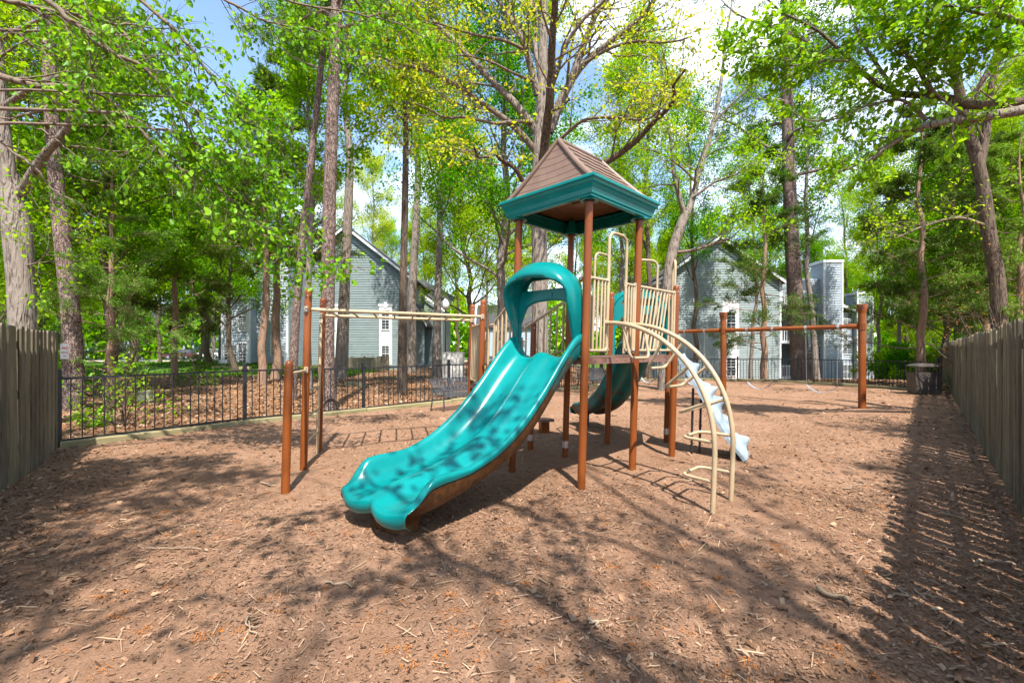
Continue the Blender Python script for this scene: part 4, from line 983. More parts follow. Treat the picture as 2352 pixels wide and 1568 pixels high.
# left house: gable towards the playground
YH = 40.0
h1 = House('apartment_house', ux(797, YH), YH, 'grey clapboard house with steep gable behind the left picket fence')
x0, x1, ze, za, zb = ux(655, YH) - h1.o[0], ux(939, YH) - h1.o[0], vz(634, YH), vz(522, YH), -.5
h1.wall(x0, x1, 0, zb, [(x0, ze), (0, za), (x1, ze)], M['sid_l'])
h1.box(x0, x1, .03, 12, zb, ze - .1, M['sid_l'], 'block')
h1.roof_side(x0 - .45, ze - .33, .0, za + .03, -.45, 13); h1.roof_side(x1 + .45, ze - .33, .0, za + .03, -.45, 13)
h1.rake(x0 - .45, ze - .30, 0, za + .05, -.52); h1.rake(x1 + .45, ze - .30, 0, za + .05, -.525)
h1.box(x1 - .07, x1 + .07, -.06, .05, zb, ze, M['trim'], 'corner_board')
for u in (886, 762):
    x = ux(u, YH) - h1.o[0]; st = h1.box(x - .56, x + .56, -.05, -.002, vz(837, YH), vz(703, YH), M['trim'], 'window_bay')
    h1.box(x - .64, x + .64, -.10, -.051, vz(703, YH), vz(698, YH), M['trim'], 'lintel', st)
    h1.box(x - .13, x + .13, -.12, -.052, vz(707, YH), vz(693, YH), M['trim'], 'keystone', st)
    h1.box(x - .28, x + .28, -.075, -.051, vz(786, YH), vz(762, YH), M['trim'], 'panel', st)
    for v0, v1 in ((829, 794), (756, 713)): h1.window(x, vz(v0, YH), .62, (v0 - v1) * YH / FPX, -.05)
xm = ux(868, YH) - h1.o[0]
for k in range(3): h1.box(xm - 1.45 + k * .42, xm - 1.20 + k * .42, -.16, -.03, vz(822, YH), vz(814, YH), M['galv'], 'electric_meter')
# setbacks on the right of the gable
h1.wall(x1, ux(975, 43) - h1.o[0], 3, zb, [(x1, vz(705, 43)), (ux(975, 43) - h1.o[0], vz(742, 43))], M['sid_l'], name='side_wall')
h1.roof_side(ux(982, 43) - h1.o[0], vz(748, 43) - .05, x1, vz(700, 43), 2.6, 9); h1.rake(ux(982, 43) - h1.o[0], vz(746, 43), x1, vz(699, 43), 2.54)
xa_, xb_ = ux(940, 46) - h1.o[0], ux(1016, 46) - h1.o[0]
h1.wall(xa_, xb_, 6, zb, [(xa_, vz(655, 46)), (xb_, vz(707, 46))], M['sid_l'], name='rear_wall')
h1.rake(xb_ + .3, vz(712, 46), xa_, vz(652, 46), 5.6)
m = MB(); m.add([h1.pt(xa_, 6.5, vz(650, 46)), h1.pt(xb_ + .4, 6.5, vz(708, 46)), h1.pt(xb_ + .6, 12, vz(682, 52)), h1.pt(xa_, 12, vz(640, 52))], [(0, 1, 2, 3)]); m.build('rear_roof', M['shingle'], h1.root, None)
h1.box(xb_ - .15, xb_, 6.05, 12, zb, vz(708, 46), M['sid_l'], 'rear_side_wall')
# left wing with bay
YL = 37.0; h2x = h1.o[0]; dy0 = YL - YH
lx0, lx1 = ux(590, YL) - h2x, ux(662, YL) - h2x
h1.wall(lx0, lx1, dy0, zb, vz(600, YL), M['sid_w'], name='wing_wall'); h1.box(lx0, lx1, dy0 + .03, 3, zb, vz(600, YL) - .05, M['sid_w'], 'wing_block')
bx0, bx1 = ux(532, YL) - h2x, ux(590, YL) - h2x
h1.wall(bx0, bx1, dy0 - 1.2, zb, vz(690, YL), M['sid_w'], name='bay_wall'); h1.box(bx0, bx1, dy0 - 1.17, 1, zb, vz(690, YL) - .05, M['sid_w'], 'bay_block')
h1.box(bx0 - .2, bx1 + .2, dy0 - 1.4, 1, vz(690, YL), vz(684, YL), M['trim'], 'bay_roof')
for xq in (bx0, bx1, lx1 - .06): h1.box(xq - .07, xq + .07, dy0 - 1.26 if xq != lx1 - .06 else dy0 - .06, dy0 - 1.0 if xq != lx1 - .06 else dy0 + .1, zb, vz(692, YL), M['trim'], 'corner_board')
for u, v0, v1, w in ((545, 830, 792, .5), (558, 830, 792, .5), (578, 832, 788, .55), (578, 760, 728, .55), (545, 760, 728, .5)): h1.window(ux(u, YL) - h2x, vz(v0, YL), w, (v0 - v1) * YL / FPX, dy0 - 1.2)
h1.window(ux(634, YL) - h2x, vz(815, YL), .7, 43 * YL / FPX, dy0); h1.window(ux(634, YL) - h2x, vz(740, YL), .7, 43 * YL / FPX, dy0)
h1.box(lx0, lx1 + .3, dy0 - .02, dy0 + .01, zb, vz(826, YL), M['brickbase'], 'base_course')
# deck rail on the recessed porch between the wing and the gable
for k in range(9): h1.box(lx1 + .06 + k * .13, lx1 + .13 + k * .13, dy0 - .8, dy0 - .77, vz(838, YL), vz(812, YL), M['trim'], 'baluster')
h1.box(lx1, lx1 + 1.25, dy0 - .84, dy0 - .74, vz(812, YL), vz(810, YL), M['trim'], 'porch_rail')

# right house
YR = 40.0
h3 = House('apartment_house', ux(1650, YR), YR, 'pale grey clapboard house with chimneys behind the swings')
o3 = h3.o[0]; zb = -1.9
x0, x1 = ux(1512, YR) - o3, ux(1792, YR) - o3; ze, za = vz(641, YR), vz(545, YR)
h3.wall(x0, x1, 0, zb, [(x0, ze), (0, za), (x1, ze - .1)], M['sid_r']); h3.box(x0, x1, .03, 13, zb, ze - .15, M['sid_r'], 'block')
h3.roof_side(x0 - .45, ze - .30, 0, za + .03, -.45, 14); h3.roof_side(x1 + .45, ze - .40, 0, za + .03, -.45, 14)
h3.rake(x0 - .45, ze - .27, 0, za + .05, -.52); h3.rake(x1 + .45, ze - .37, 0, za + .05, -.525)
h3.box(x0 - .5, x0 + .1, -.5, 14, ze - .5, ze - .3, M['trim'], 'eave_return')
for xq in (x0 + .02, x1): h3.box(xq - .08, xq + .08, -.06, .06, zb, ze - .2, M['trim'], 'corner_board')
x = ux(1678, YR) - o3; st = h3.box(x - .72, x + .72, -.05, -.002, vz(872, YR), vz(690, YR), M['trim'], 'window_bay')
for v0, v1 in ((862, 822), (765, 718)): h3.window(x, vz(v0, YR), .74, (v0 - v1) * YR / FPX, -.05)
h3.box(x - .40, x + .40, -.085, -.051, vz(812, YR), vz(775, YR), M['trim'], 'panel', st)
# balcony recess
YB = 43.5; b0, b1 = x1, ux(1862, YB) - o3
h3.box(b0, b1, 3.5, 8, zb, vz(640, YB), M['sid_r'], 'recess_wall')
for v in (658, 738, 818): h3.box(b0 + .5, b0 + 2.2, 3.42, 3.49, vz(v + 38, YB), vz(v - 12, YB), M['glass'], 'sliding_door')
for v in (700, 783, 862):
    sl_ = h3.box(b0 + .03, b1, 1.0, 3.4, vz(v, YB) - .25, vz(v, YB), M['trim'], 'balcony_floor')
    h3.box(b0 + .03, b1, .98, 1.06, vz(v, YB) + .95, vz(v, YB) + 1.05, M['trim'], 'balcony_rail', sl_)
    for k in range(22): h3.box(b0 + .05 + k * (b1 - b0 - .1) / 22, b0 + .05 + k * (b1 - b0 - .1) / 22 + .07, 1.0, 1.04, vz(v, YB), vz(v, YB) + .95, M['trim'], 'baluster', sl_)
# window bay and tall chimney
YC = 41.0; c0, c1 = ux(1852, YC) - o3, ux(1893, YC) - o3
h3.wall(c0, c1, 1, zb, vz(640, YC), M['sid_w'], name='bay_wall'); h3.box(c0, c1, 1.03, 8, zb, vz(640, YC) - .05, M['sid_w'], 'bay_block')
for u in (1861, 1872, 1883):
    for v0, v1 in ((825, 795), (868, 842), (750, 722)): h3.window(ux(u, YC) - o3, vz(v0, YC), .30, (v0 - v1) * YC / FPX, 1, (1, 2))
YK = 40.4; k0, k1 = ux(1893, YK) - o3, ux(1934, YK) - o3
ch = h3.wall(k0, k1, .4, zb, vz(603, YK), M['sid_w'], name='chimney'); h3.box(k0, k1, .43, 2.2, zb, vz(603, YK) - .02, M['sid_w'], 'chimney_shaft', ch)
h3.box(k0 - .12, k1 + .12, .30, 2.3, vz(603, YK), vz(597, YK), M['trim'], 'chimney_cap', ch)
for xq in (k0, k1): h3.box(xq - .07, xq + .07, .33, .45, zb, vz(603, YK), M['trim'], 'chimney_corner', ch)
YW = 42.0; w0, w1 = k1, ux(1974, YW) - o3
h3.wall(w0, w1, 2, zb, vz(722, YW), M['sid_w'], name='end_wall'); h3.box(w0, w1, 2.03, 8, zb, vz(722, YW) - .05, M['sid_w'], 'end_block')
h3.roof_side(w1 + .5, vz(724, YW), w0 - .2, vz(690, YW), 1.6, 8); h3.rake(w1 + .5, vz(725, YW) + .1, w0 - .2, vz(691, YW) + .1, 1.53)
for v0, v1 in ((745, 720), (812, 781), (868, 838)): h3.window(ux(1945, YW) - o3, vz(v0, YW), .82, (v0 - v1) * YW / FPX, 2)
q0, q1 = ux(1969, 41.5) - o3, ux(2004, 41.5) - o3
ch = h3.wall(q0, q1, 1.5, zb, vz(676, 41.5), M['sid_w'], name='chimney'); h3.box(q0, q1, 1.53, 3, zb, vz(676, 41.5) - .02, M['sid_w'], 'chimney_shaft', ch)
h3.box(q0 - .1, q1 + .1, 1.4, 3.1, vz(676, 41.5), vz(671, 41.5), M['trim'], 'chimney_cap', ch)
for xq in (q0, q1): h3.box(xq - .06, xq + .06, 1.43, 1.55, zb, vz(676, 41.5), M['trim'], 'chimney_corner', ch)
for xq in (q0 + .4, q0 + .95): h3.box(xq - .14, xq + .14, 2, 2.4, vz(671, 41.5), vz(665, 41.5), M['galv'], 'flue', ch)

# far houses across the car park
for Yf, u0, u1, v0, v1, lab, roofup in ((92, 1098, 1230, 838, 752, 'white far house seen past the tan stair rails', 5), (88, 262, 500, 826, 752, 'pale blue far house beyond the white parked car', 5), (95, 20, 210, 830, 745, 'pale far house behind the left board fence', 5)):
    h = House('apartment_house', ux((u0 + u1) / 2, Yf), Yf, lab); a, b = ux(u0, Yf) - h.o[0], ux(u1, Yf) - h.o[0]; zt, zl = vz(v1, Yf), vz(v0, Yf) - 1
    h.wall(a, b, 0, zl, zt, M['sid_w'], step=.3); h.box(a, b, .04, 10, zl, zt - .05, M['sid_w'], 'block')
    m = MB(); m.add([h.pt(a - .5, -.6, zt), h.pt(b + .5, -.6, zt), h.pt(b + .5, 5, zt + roofup), h.pt(a - .5, 5, zt + roofup), h.pt(a - .5, 11, zt), h.pt(b + .5, 11, zt)], [(0, 1, 2, 3), (3, 2, 5, 4), (0, 3, 4), (1, 5, 2)]); m.build('roof', M['shingle'], h.root, None)
    for x in np.arange(a + 1.2, b - .6, 2.6):
        for zz in (zl + 1.8, zl + 4.6):
            if zz + 1.4 < zt: h.window(x, zz, .95, 1.4, 0, (2, 2))

# low board fence and utility bits by the left house
r = empty('low_board_fence', (ux(765, 36), 36, -.2), 'low weathered board fence below the left house windows', 'fence'); lb = MB(); lb.box((0, 0, .55), (.135, .02, 1.12)); lb = lb.mesh('board', M['board'])
for k, x in enumerate(np.arange(ux(766, 36), ux(896, 36), .145)):
    o = bpy.data.objects.new('board', lb); link(o, r); o.location = (x - ux(765, 36), 0, (.06 if k % 7 == 3 else 0) + (.12 if x > ux(870, 36) else 0))
cb_ = empty('utility_cabinet', (ux(1042, 23), 23, 0), 'white flat-panelled enclosure standing behind the picket fence by the bench', 'enclosure')
cx, cw_ = ux(1042, 23), .98
M['cream'] = pmat('off_white_panel', (.45, .43, .39, 1), (.52, .50, .46, 1), 1.5, .55, .05)
for x, w in ((cx - .40, .20), (cx + .10, .80)):
    m = MB(); m.box((x, 23, .66), (w - .012, .9, 1.42)); m.build('panel', M['cream'], cb_, None)
m = MB(); m.box((cx, 23, 1.385), (1.04, .94, .03)); m.build('top', M['cream'], cb_, None)
lp = empty('street_lamp', (ux(1023, 30), 30, -.1), 'black lamp post with a frosted globe beside the left house', 'street lamp')
lx = ux(1023, 30); m = MB(); m.tube([(lx, 30, -.3), (lx, 30, .5), (lx, 30, .55), (lx, 30, 4.15)], [.09, .09, .055, .045], 12); m.build('pole', M['black'], lp, 40)
M['globe'] = pmat('frosted_globe', (.60, .62, .60, 1), (.70, .72, .70, 1), 3, .25, 0)
m = MB(); m.tube([(lx, 30, z) for z in (4.15, 4.17, 4.3, 4.5, 4.68, 4.80, 4.86, 4.87, 4.96)], [.09, .13, .24, .285, .25, .14, .07, .05, .01], 20); m.build('globe', M['globe'], lp, 60)
ac_ = empty('air_conditioner', (ux(517, 34), 34, 0), 'grey outdoor air conditioner beside the left house wing', 'air conditioner')
m = MB(); m.box((ux(517, 34), 34, .40), (.75, .7, .75)); m.build('case', M['galv'], ac_, None)
for k in range(7): m = MB(); m.box((ux(517, 34), 33.645, .12 + k * .09), (.68, .012, .03)); m.build('louvre', M['dark'], ac_, None)
m = MB(); m.box((ux(517, 34), 34, .79), (.78, .73, .03)); m.build('lid', M['dark'], ac_, None)
# stacked stone marker and timbers beyond the fence
st = empty('stone_marker', (ux(336, 13.6), 13.6, 0), 'small stack of pale cut stone on the leaves behind the fence', 'stone')
M['stone'] = pmat('pale_cut_stone', (.42, .36, .25, 1), (.62, .55, .42, 1), 10, .9, .5)
for k, (w, hh) in enumerate(((.37, .11), (.36, .045), (.31, .06), (.34, .035), (.32, .055))):
    zz = [0, .11, .16, .23, .27][k]; m = MB(); m.box((ux(336, 13.6) + .01 * (k % 2), 13.6, zz + hh / 2), (w, .22, hh - .004)); m.build('stone_slab', M['stone'], st, None)
def loose_timber(a, b, Y0, Y1, z, label, s=.13):
    A, B = np.array([ux(a, Y0), Y0]), np.array([ux(b, Y1), Y1]); c = (A + B) / 2; d = unit(B - A)
    m = MB(); L = np.linalg.norm(B - A); zz = float(gz(*c)) + z
    for sgn in (1,): m.box((0, 0, 0), (L, s, s))
    o = m.build('landscape_timber', M['timber'], None, None); o.location = (c[0], c[1], zz); o.rotation_euler = (0, 0, math.atan2(d[1], d[0])); tag(o, label, 'timber', 'loose timbers among the trees')
loose_timber(796, 838, 19.5, 18.5, .06, 'short orange-brown timber lying on the leaves behind the picket fence', .2)
loose_timber(490, 575, 31.5, 31, .12, 'low retaining timber in front of the left house bay', .25)
loose_timber(880, 1000, 24, 24.5, .04, 'long timber edging the leaf bed in front of the left house')
for k in range(3): loose_timber(2062, 2128, 27.5, 27.5, .12 + .15 * k, ['lowest', 'middle', 'topmost'][k] + ' timber of the stack behind the right picket fence', .15)

# parked cars
def car(u, Y, z, yaw, paint, label, L=4.6):
    r = empty('parked_car', (ux(u, Y), Y, z), label, 'car', rz=yaw)
    def q(x, y, zz): return [x, y, zz]
    body = MB(); pro = [(-2.30, .45), (-2.32, .72), (-2.15, .92), (-1.2, 1.0), (1.3, 1.02), (2.1, .95), (2.3, .75), (2.28, .42)]
    g = []
    for y, k in ((-.9, .9), (-.92, 1), (.92, 1), (.9, .9)): g.append([q(x, y, .36 + (zz - .36) * k) for x, zz in pro])
    body.grid(g); body.add([q(x, -.9, .36 + (zz - .36) * .9) for x, zz in pro], [tuple(range(8))]); body.add([q(x, .9, .36 + (zz - .36) * .9) for x, zz in pro], [tuple(range(8))[::-1]])
    body.box((0, 0, .40), (4.5, 1.8, .12))
    def mk(m, name, mat, par, sm=30):
        me = m.mesh(name, mat, None, sm); o = bpy.data.objects.new(name, me); link(o, par); return o
    b = mk(body, 'body', paint, r)
    cab = MB(); lo = [(-1.35, 1.0), (2.05, 1.0)]; hi = [(-.55, 1.58), (1.75, 1.60)]
    cab.add([q(-1.3, -.86, .99), q(2.1, -.86, .99), q(1.75, -.66, 1.56), q(-.5, -.66, 1.56), q(-1.3, .86, .99), q(2.1, .86, .99), q(1.75, .66, 1.56), q(-.5, .66, 1.56)], [(0, 1, 2, 3), (5, 4, 7, 6), (4, 0, 3, 7), (1, 5, 6, 2)])
    mk(cab, 'windows', M['glass'], r, None)
    rf2 = MB(); rf2.box((.62, 0, 1.585), (2.3, 1.30, .05)); mk(rf2, 'roof', paint, r, None)
    for x in (-1.42, 1.4):
        for y in (-.86, .86):
            w = MB(); w.tube([(x, y - .1, .34), (x, y + .1, .34)], .34, 20); wo = mk(w, 'wheel', M['black'], r)
            w = MB(); w.tube([(x, y - .108, .34), (x, y + .108, .34)], .20, 16); mk(w, 'rim', M['galv'], wo)
    for y in (-.6, .6):
        w = MB(); w.box((-2.25, y, .78), (.12, .4, .14)); mk(w, 'headlight', M['trim'], r, None)
    return r
M['paint_w'] = pmat('white_car_paint', (.72, .73, .74, 1), (.78, .78, .79, 1), 2, .2, 0, coat=.6)
M['paint_s'] = pmat('silver_blue_car_paint', (.42, .46, .50, 1), (.48, .52, .56, 1), 2, .25, 0, coat=.6)
M['paint_r'] = pmat('red_car_paint', (.32, .02, .025, 1), (.38, .03, .03, 1), 2, .25, 0, coat=.6)
M['paint_d'] = pmat('dark_red_truck_paint', (.06, .015, .015, 1), (.09, .02, .02, 1), 2, .3, 0, coat=.5)
car(483, 82, vz(822, 82), R(4), M['paint_w'], 'white parked car far left beyond the grass mound')
car(1128, 78, vz(838, 78), R(0), M['paint_s'], 'silver parked car far behind the bench between the brown posts')
car(1008, 84, vz(838, 84), R(0), M['paint_r'], 'red parked car far behind, half hidden by the left house')
car(415, 76, vz(824, 76), R(6), M['paint_d'], 'dark red parked car left of the white parked car')
# asphalt of the car park with a kerb
M['asphalt'] = pmat('asphalt', (.045, .045, .047, 1), (.075, .075, .078, 1), 6, .9, .3)
cp = MB(); g = [[(x, y, float(gz(x, y)) + .03) for x in np.linspace(-90, 12, 60)] for y in np.linspace(68, 86, 10)]; cp.grid(g); tag(cp.build('car_park', M['asphalt'], None, 60), kind='structure')
cp = MB(); g = [[(x, y, float(gz(x, 68)) + z) for x in np.linspace(-90, 12, 60)] for y, z in ((67.85, -.1), (67.85, .15), (68.0, .15), (68.0, .0))]; cp.grid(g); tag(cp.build('kerb', M['stone'], None, None), kind='structure')

# ------------------------------------------------------------------ trees
class Skel:
    def __init__(s, seed): s.r = np.random.default_rng(seed); s.V = []; s.F = []; s.n = 0; s.ap = []; s.ad = []
    def tube(s, path, rad, sides):
        v, f = tube_arrays(path, rad, sides); s.V.append(v); s.F.append(f + s.n); s.n += len(v)
    def grow(s, p, d, L, nseg, wander, up):
        d = unit(d); pts = [np.array(p, float)]; st = L / nseg
        for i in range(nseg):
            d = unit(d + s.r.normal(0, wander, 3) + np.array([0, 0, up])); pts.append(pts[-1] + d * st)
        return np.array(pts)
    def perp(s, d, ang, flat=0.0):
        d = unit(d); q = s.r.normal(0, 1, 3); q[2] *= (1 - flat); q = q - d * np.dot(q, d); return unit(d * math.cos(ang) + unit(q) * math.sin(ang))
    def ramify(s, path, rad, nb, lb, nt, lt, up=.03, wander=.16, t0=.25, flat=0.0, ang=(.5, 1.0), per=1.0, twig_r=.006, droop=0.0, lsides=4):
        """side branches and twigs along one limb; twigs hand out anchors for leaves"""
        n = len(path); cum = np.linspace(0, 1, n); L0 = np.linalg.norm(np.diff(path, axis=0), axis=1).sum()
        for k in range(nb):
            t = t0 + (1 - t0) * (k + s.r.uniform(.1, .9)) / nb; i = min(int(t * (n - 1)), n - 2); f = t * (n - 1) - i
            p = path[i] * (1 - f) + path[i + 1] * f; d = path[i + 1] - path[i]
            L = lb * (1.15 - .55 * t) * s.r.uniform(.7, 1.25); r = max(.4 * np.interp(t, cum, rad), twig_r * 1.5)
            b = s.grow(p, s.perp(d, s.r.uniform(*ang), flat), L, 5, wander, up - droop); s.tube(b, np.linspace(r, max(twig_r, r * .25), 6), lsides)
            for q in range(nt):
                tt = .2 + .8 * (q + s.r.uniform(0, 1)) / nt; j = min(int(tt * 5), 4); pp = b[j] + (b[j + 1] - b[j]) * (tt * 5 - j)
                w = s.grow(pp, s.perp(b[j + 1] - b[j], s.r.uniform(.4, 1.1), flat), lt * s.r.uniform(.6, 1.3), 3, wander, up - droop); s.tube(w, np.linspace(max(twig_r, r * .3), twig_r * .5, 4), 3)
                for z in w[1:]: s.ap.append(z); s.ad.append(w[-1] - w[-2])
            s.ap.append(b[-1]); s.ad.append(b[-1] - b[-2])
    def wood(s, name, mat): return quad_mesh(name, np.vstack(s.V), np.vstack(s.F), mat, True)
    def leaves(s, name, mat, per, sig, L, W, upn=1.0, along=.6, hang=0.0, lobes=False, limit=None):
        A = np.array(s.ap); D = np.array(s.ad); D /= np.linalg.norm(D, axis=1)[:, None] + 1e-9
        N = int(len(A) * per); i = s.r.integers(0, len(A), N); c = A[i] + s.r.normal(0, sig, (N, 3)) * np.array([1, 1, .8])
        return leaf_quads(name, mat, c, D[i], s.r, L, W, upn, along, hang, lobes)

def leaf_quads(name, mat, c, D, r, L, W, upn=1.0, along=.6, hang=0.0, lobes=False):
    N = len(c); t = D * along + r.normal(0, .55, (N, 3)); t[:, 2] -= hang; t /= np.linalg.norm(t, axis=1)[:, None]
    nr = r.normal(0, .55, (N, 3)); nr[:, 2] += upn; nr -= t * (nr * t).sum(1)[:, None]; nr /= np.linalg.norm(nr, axis=1)[:, None] + 1e-9
    sd_ = np.cross(t, nr); l = (L * r.lognormal(0, .22, N))[:, None]; w = l * W / L * .5
    if not lobes:
        v = np.stack([c - t * l * .5, c + sd_ * w + nr * w * .35 - t * l * .04, c + t * l * .5 - nr * l * .08, c - sd_ * w + nr * w * .35 - t * l * .04], 1).reshape(-1, 3)
        return quad_mesh(name, v, np.arange(4 * N).reshape(N, 4), mat)
    v = np.stack([c - t * l * .5, c + sd_ * w * .8 + nr * w * .2 - t * l * .22, c + sd_ * w + nr * w * .3 + t * l * .12, c + t * l * .5 - nr * l * .12, c - sd_ * w + nr * w * .3 + t * l * .12, c - sd_ * w * .8 + nr * w * .2 - t * l * .22], 1).reshape(-1, 3)
    b = np.arange(N)[:, None] * 6
    f = np.concatenate([b + np.array([[0, 1, 2, 3]]), b + np.array([[0, 3, 4, 5]])]); return quad_mesh(name, v, f, mat, True)

def trunk_path(H, lean=(0, 0), wob=.1, seed=0, n=14):
    r = np.random.default_rng(seed); z = np.linspace(0, 1, n); w = np.cumsum(r.normal(0, wob / n ** .5, (n, 2)), 0); w -= w[0]
    return np.stack([lean[0] * z + w[:, 0], lean[1] * z + w[:, 1], z * H - .1 * (z == 0)], -1)
def trunk_rad(r0, n, tip=.12, flare=.35):
    z = np.linspace(0, 1, n); return r0 * ((1 - z) ** .8 * (1 - tip) + tip) * (1 + flare * np.exp(-z * n * 1.4))

def tree_template(kind, seed, H=18., r0=.22):
    s = Skel(seed); r = s.r; n = 16
    if kind == 'broad':        # spreading spring crown
        tp = trunk_path(H, (r.normal(0, .6), r.normal(0, .6)), .5, seed, n); tr = trunk_rad(r0, n); s.tube(tp, tr, 10)
        for k in range(26):
            t = .22 + .76 * (k + r.random()) / 26; i = int(t * (n - 1)); p = tp[min(i, n - 2)] + (tp[min(i + 1, n - 1)] - tp[min(i, n - 2)]) * (t * (n - 1) - i); az = k * 2.4 + r.normal(0, .3); el = .35 + .75 * t
            L = H * .33 * (1.15 - .75 * t) * r.uniform(.8, 1.2); pa = s.grow(p, (math.cos(az) * math.cos(el), math.sin(az) * math.cos(el), math.sin(el)), L, 7, .13, .02)
            ra = np.linspace(.42 * np.interp(t, np.linspace(0, 1, n), tr), .012, 8); s.tube(pa, ra, 6); s.ramify(pa, ra, 8, L * .42, 5, L * .17, .02, .18, .18)
        return s, dict(per=13, sig=.26, L=.13, W=.08)
    if kind == 'tall':         # slim forest tree with upswept branches
        tp = trunk_path(H, (r.normal(0, .8), r.normal(0, .8)), .5, seed, n); tr = trunk_rad(r0, n); s.tube(tp, tr, 9)
        for k in range(20):
            t = .34 + .65 * (k + r.random()) / 20; i = min(int(t * (n - 1)), n - 2); p = tp[i] + (tp[i + 1] - tp[i]) * (t * (n - 1) - i); az = k * 2.4 + r.normal(0, .4); el = .75 + .35 * t
            L = H * .22 * (1.25 - .7 * t) * r.uniform(.7, 1.25); pa = s.grow(p, (math.cos(az) * math.cos(el), math.sin(az) * math.cos(el), math.sin(el)), L, 7, .12, .05)
            ra = np.linspace(.38 * np.interp(t, np.linspace(0, 1, n), tr), .01, 8); s.tube(pa, ra, 5); s.ramify(pa, ra, 7, L * .40, 4, L * .18, .05, .16, .15)
        return s, dict(per=12, sig=.24, L=.125, W=.078)
    if kind == 'pine':
        tp = trunk_path(H, (r.normal(0, .5), r.normal(0, .5)), .25, seed, n); tr = trunk_rad(r0, n, .25, .3); s.tube(tp, tr, 12)
        for k in range(26):
            t = .45 + .54 * (k + r.random()) / 26; i = min(int(t * (n - 1)), n - 2); p = tp[i] + (tp[i + 1] - tp[i]) * (t * (n - 1) - i); az = k * 2.4 + r.normal(0, .5); el = r.uniform(-.1, .5)
            L = H * .13 * (1.5 - t) * r.uniform(.6, 1.3); pa = s.grow(p, (math.cos(az) * math.cos(el), math.sin(az) * math.cos(el), math.sin(el)), L, 6, .2, .04)
            ra = np.linspace(.28 * np.interp(t, np.linspace(0, 1, n), tr), .012, 7); s.tube(pa, ra, 5); s.ramify(pa, ra, 7, L * .4, 4, L * .16, .05, .2, .4)
        return s, dict(per=12.0, sig=.12, L=.22, W=.022, along=.9)
    if kind in ('cedar', 'cedarhigh'):
        tp = trunk_path(H, (r.normal(0, .25), r.normal(0, .25)), .25, seed, n); tr = trunk_rad(r0, n, .08, .3); s.tube(tp, tr, 9)
        for k in range(36):
            f0 = .13 if kind == "cedar" else .36; t = f0 + (.99 - f0) * (k + r.random()) / 36; i = min(int(t * (n - 1)), n - 2); p = tp[i] + (tp[i + 1] - tp[i]) * (t * (n - 1) - i); az = k * 2.4 + r.normal(0, .4); el = r.uniform(-.05, .30) + .4 * t
            L = H * .27 * (1.12 - t) * r.uniform(.6, 1.2) + .4; pa = s.grow(p, (math.cos(az) * math.cos(el), math.sin(az) * math.cos(el), math.sin(el)), L, 7, .12, -.01)
            ra = np.linspace(max(.014, .20 * np.interp(t, np.linspace(0, 1, n), tr)), .007, 8); s.tube(pa, ra, 4); s.ramify(pa, ra, 9, L * .34, 5, L * .13, -.01, .15, .3, .75)
        return s, dict(per=9.0, sig=.075, L=.11, W=.026, along=1.1, upn=1.2)
TPL = {}
for key, kind, seed, H, r0, bark in (('b1', 'broad', 21, 17, .24, 'bark_brown'), ('b2', 'broad', 22, 19, .26, 'bark_oak'), ('b3', 'broad', 23, 15, .2, 'bark_brown'),
                                     ('t1', 'tall', 31, 20, .17, 'bark_oak'), ('t2', 'tall', 32, 22, .19, 'bark_brown'), ('p1', 'pine', 41, 23, .24, 'bark_pine'), ('p2', 'pine', 42, 25, .27, 'bark_pine'),
                                     ('c1', 'cedar', 51, 12, .16, 'bark_cedar'), ('c2', 'cedar', 52, 10, .14, 'bark_cedar'), ('c3', 'cedarhigh', 53, 13, .17, 'bark_cedar')):
    s, lf = tree_template(kind, seed, H, r0); TPL[key] = [s.wood('trunk', M[bark]), s, lf, {}]
def tpl_crown(key, leafmat):
    w, s, lf, cache = TPL[key]
    if leafmat not in cache:
        if cache:
            me = next(iter(cache.values())).copy(); me.materials.clear(); me.materials.append(M[leafmat]); cache[leafmat] = me
        else: cache[leafmat] = s.leaves('crown', M[leafmat], **lf)
    return w, cache[leafmat]
def plant_tree(name, key, leafmat, x, y, rz, scale, label, group=None, cat='tree', sz=None, zoff=0.0):
    w, c = tpl_crown(key, leafmat); r = empty(name, (x, y, float(gz(x, y)) - .08 + zoff), label, cat, group, rz, scale)
    if sz: r.scale = (scale, scale, scale * sz)
    for nm, me in (('trunk', w), ('crown', c)): link(bpy.data.objects.new(nm, me), r)
    return r
def at(u, Y): return ux(u, Y), Y

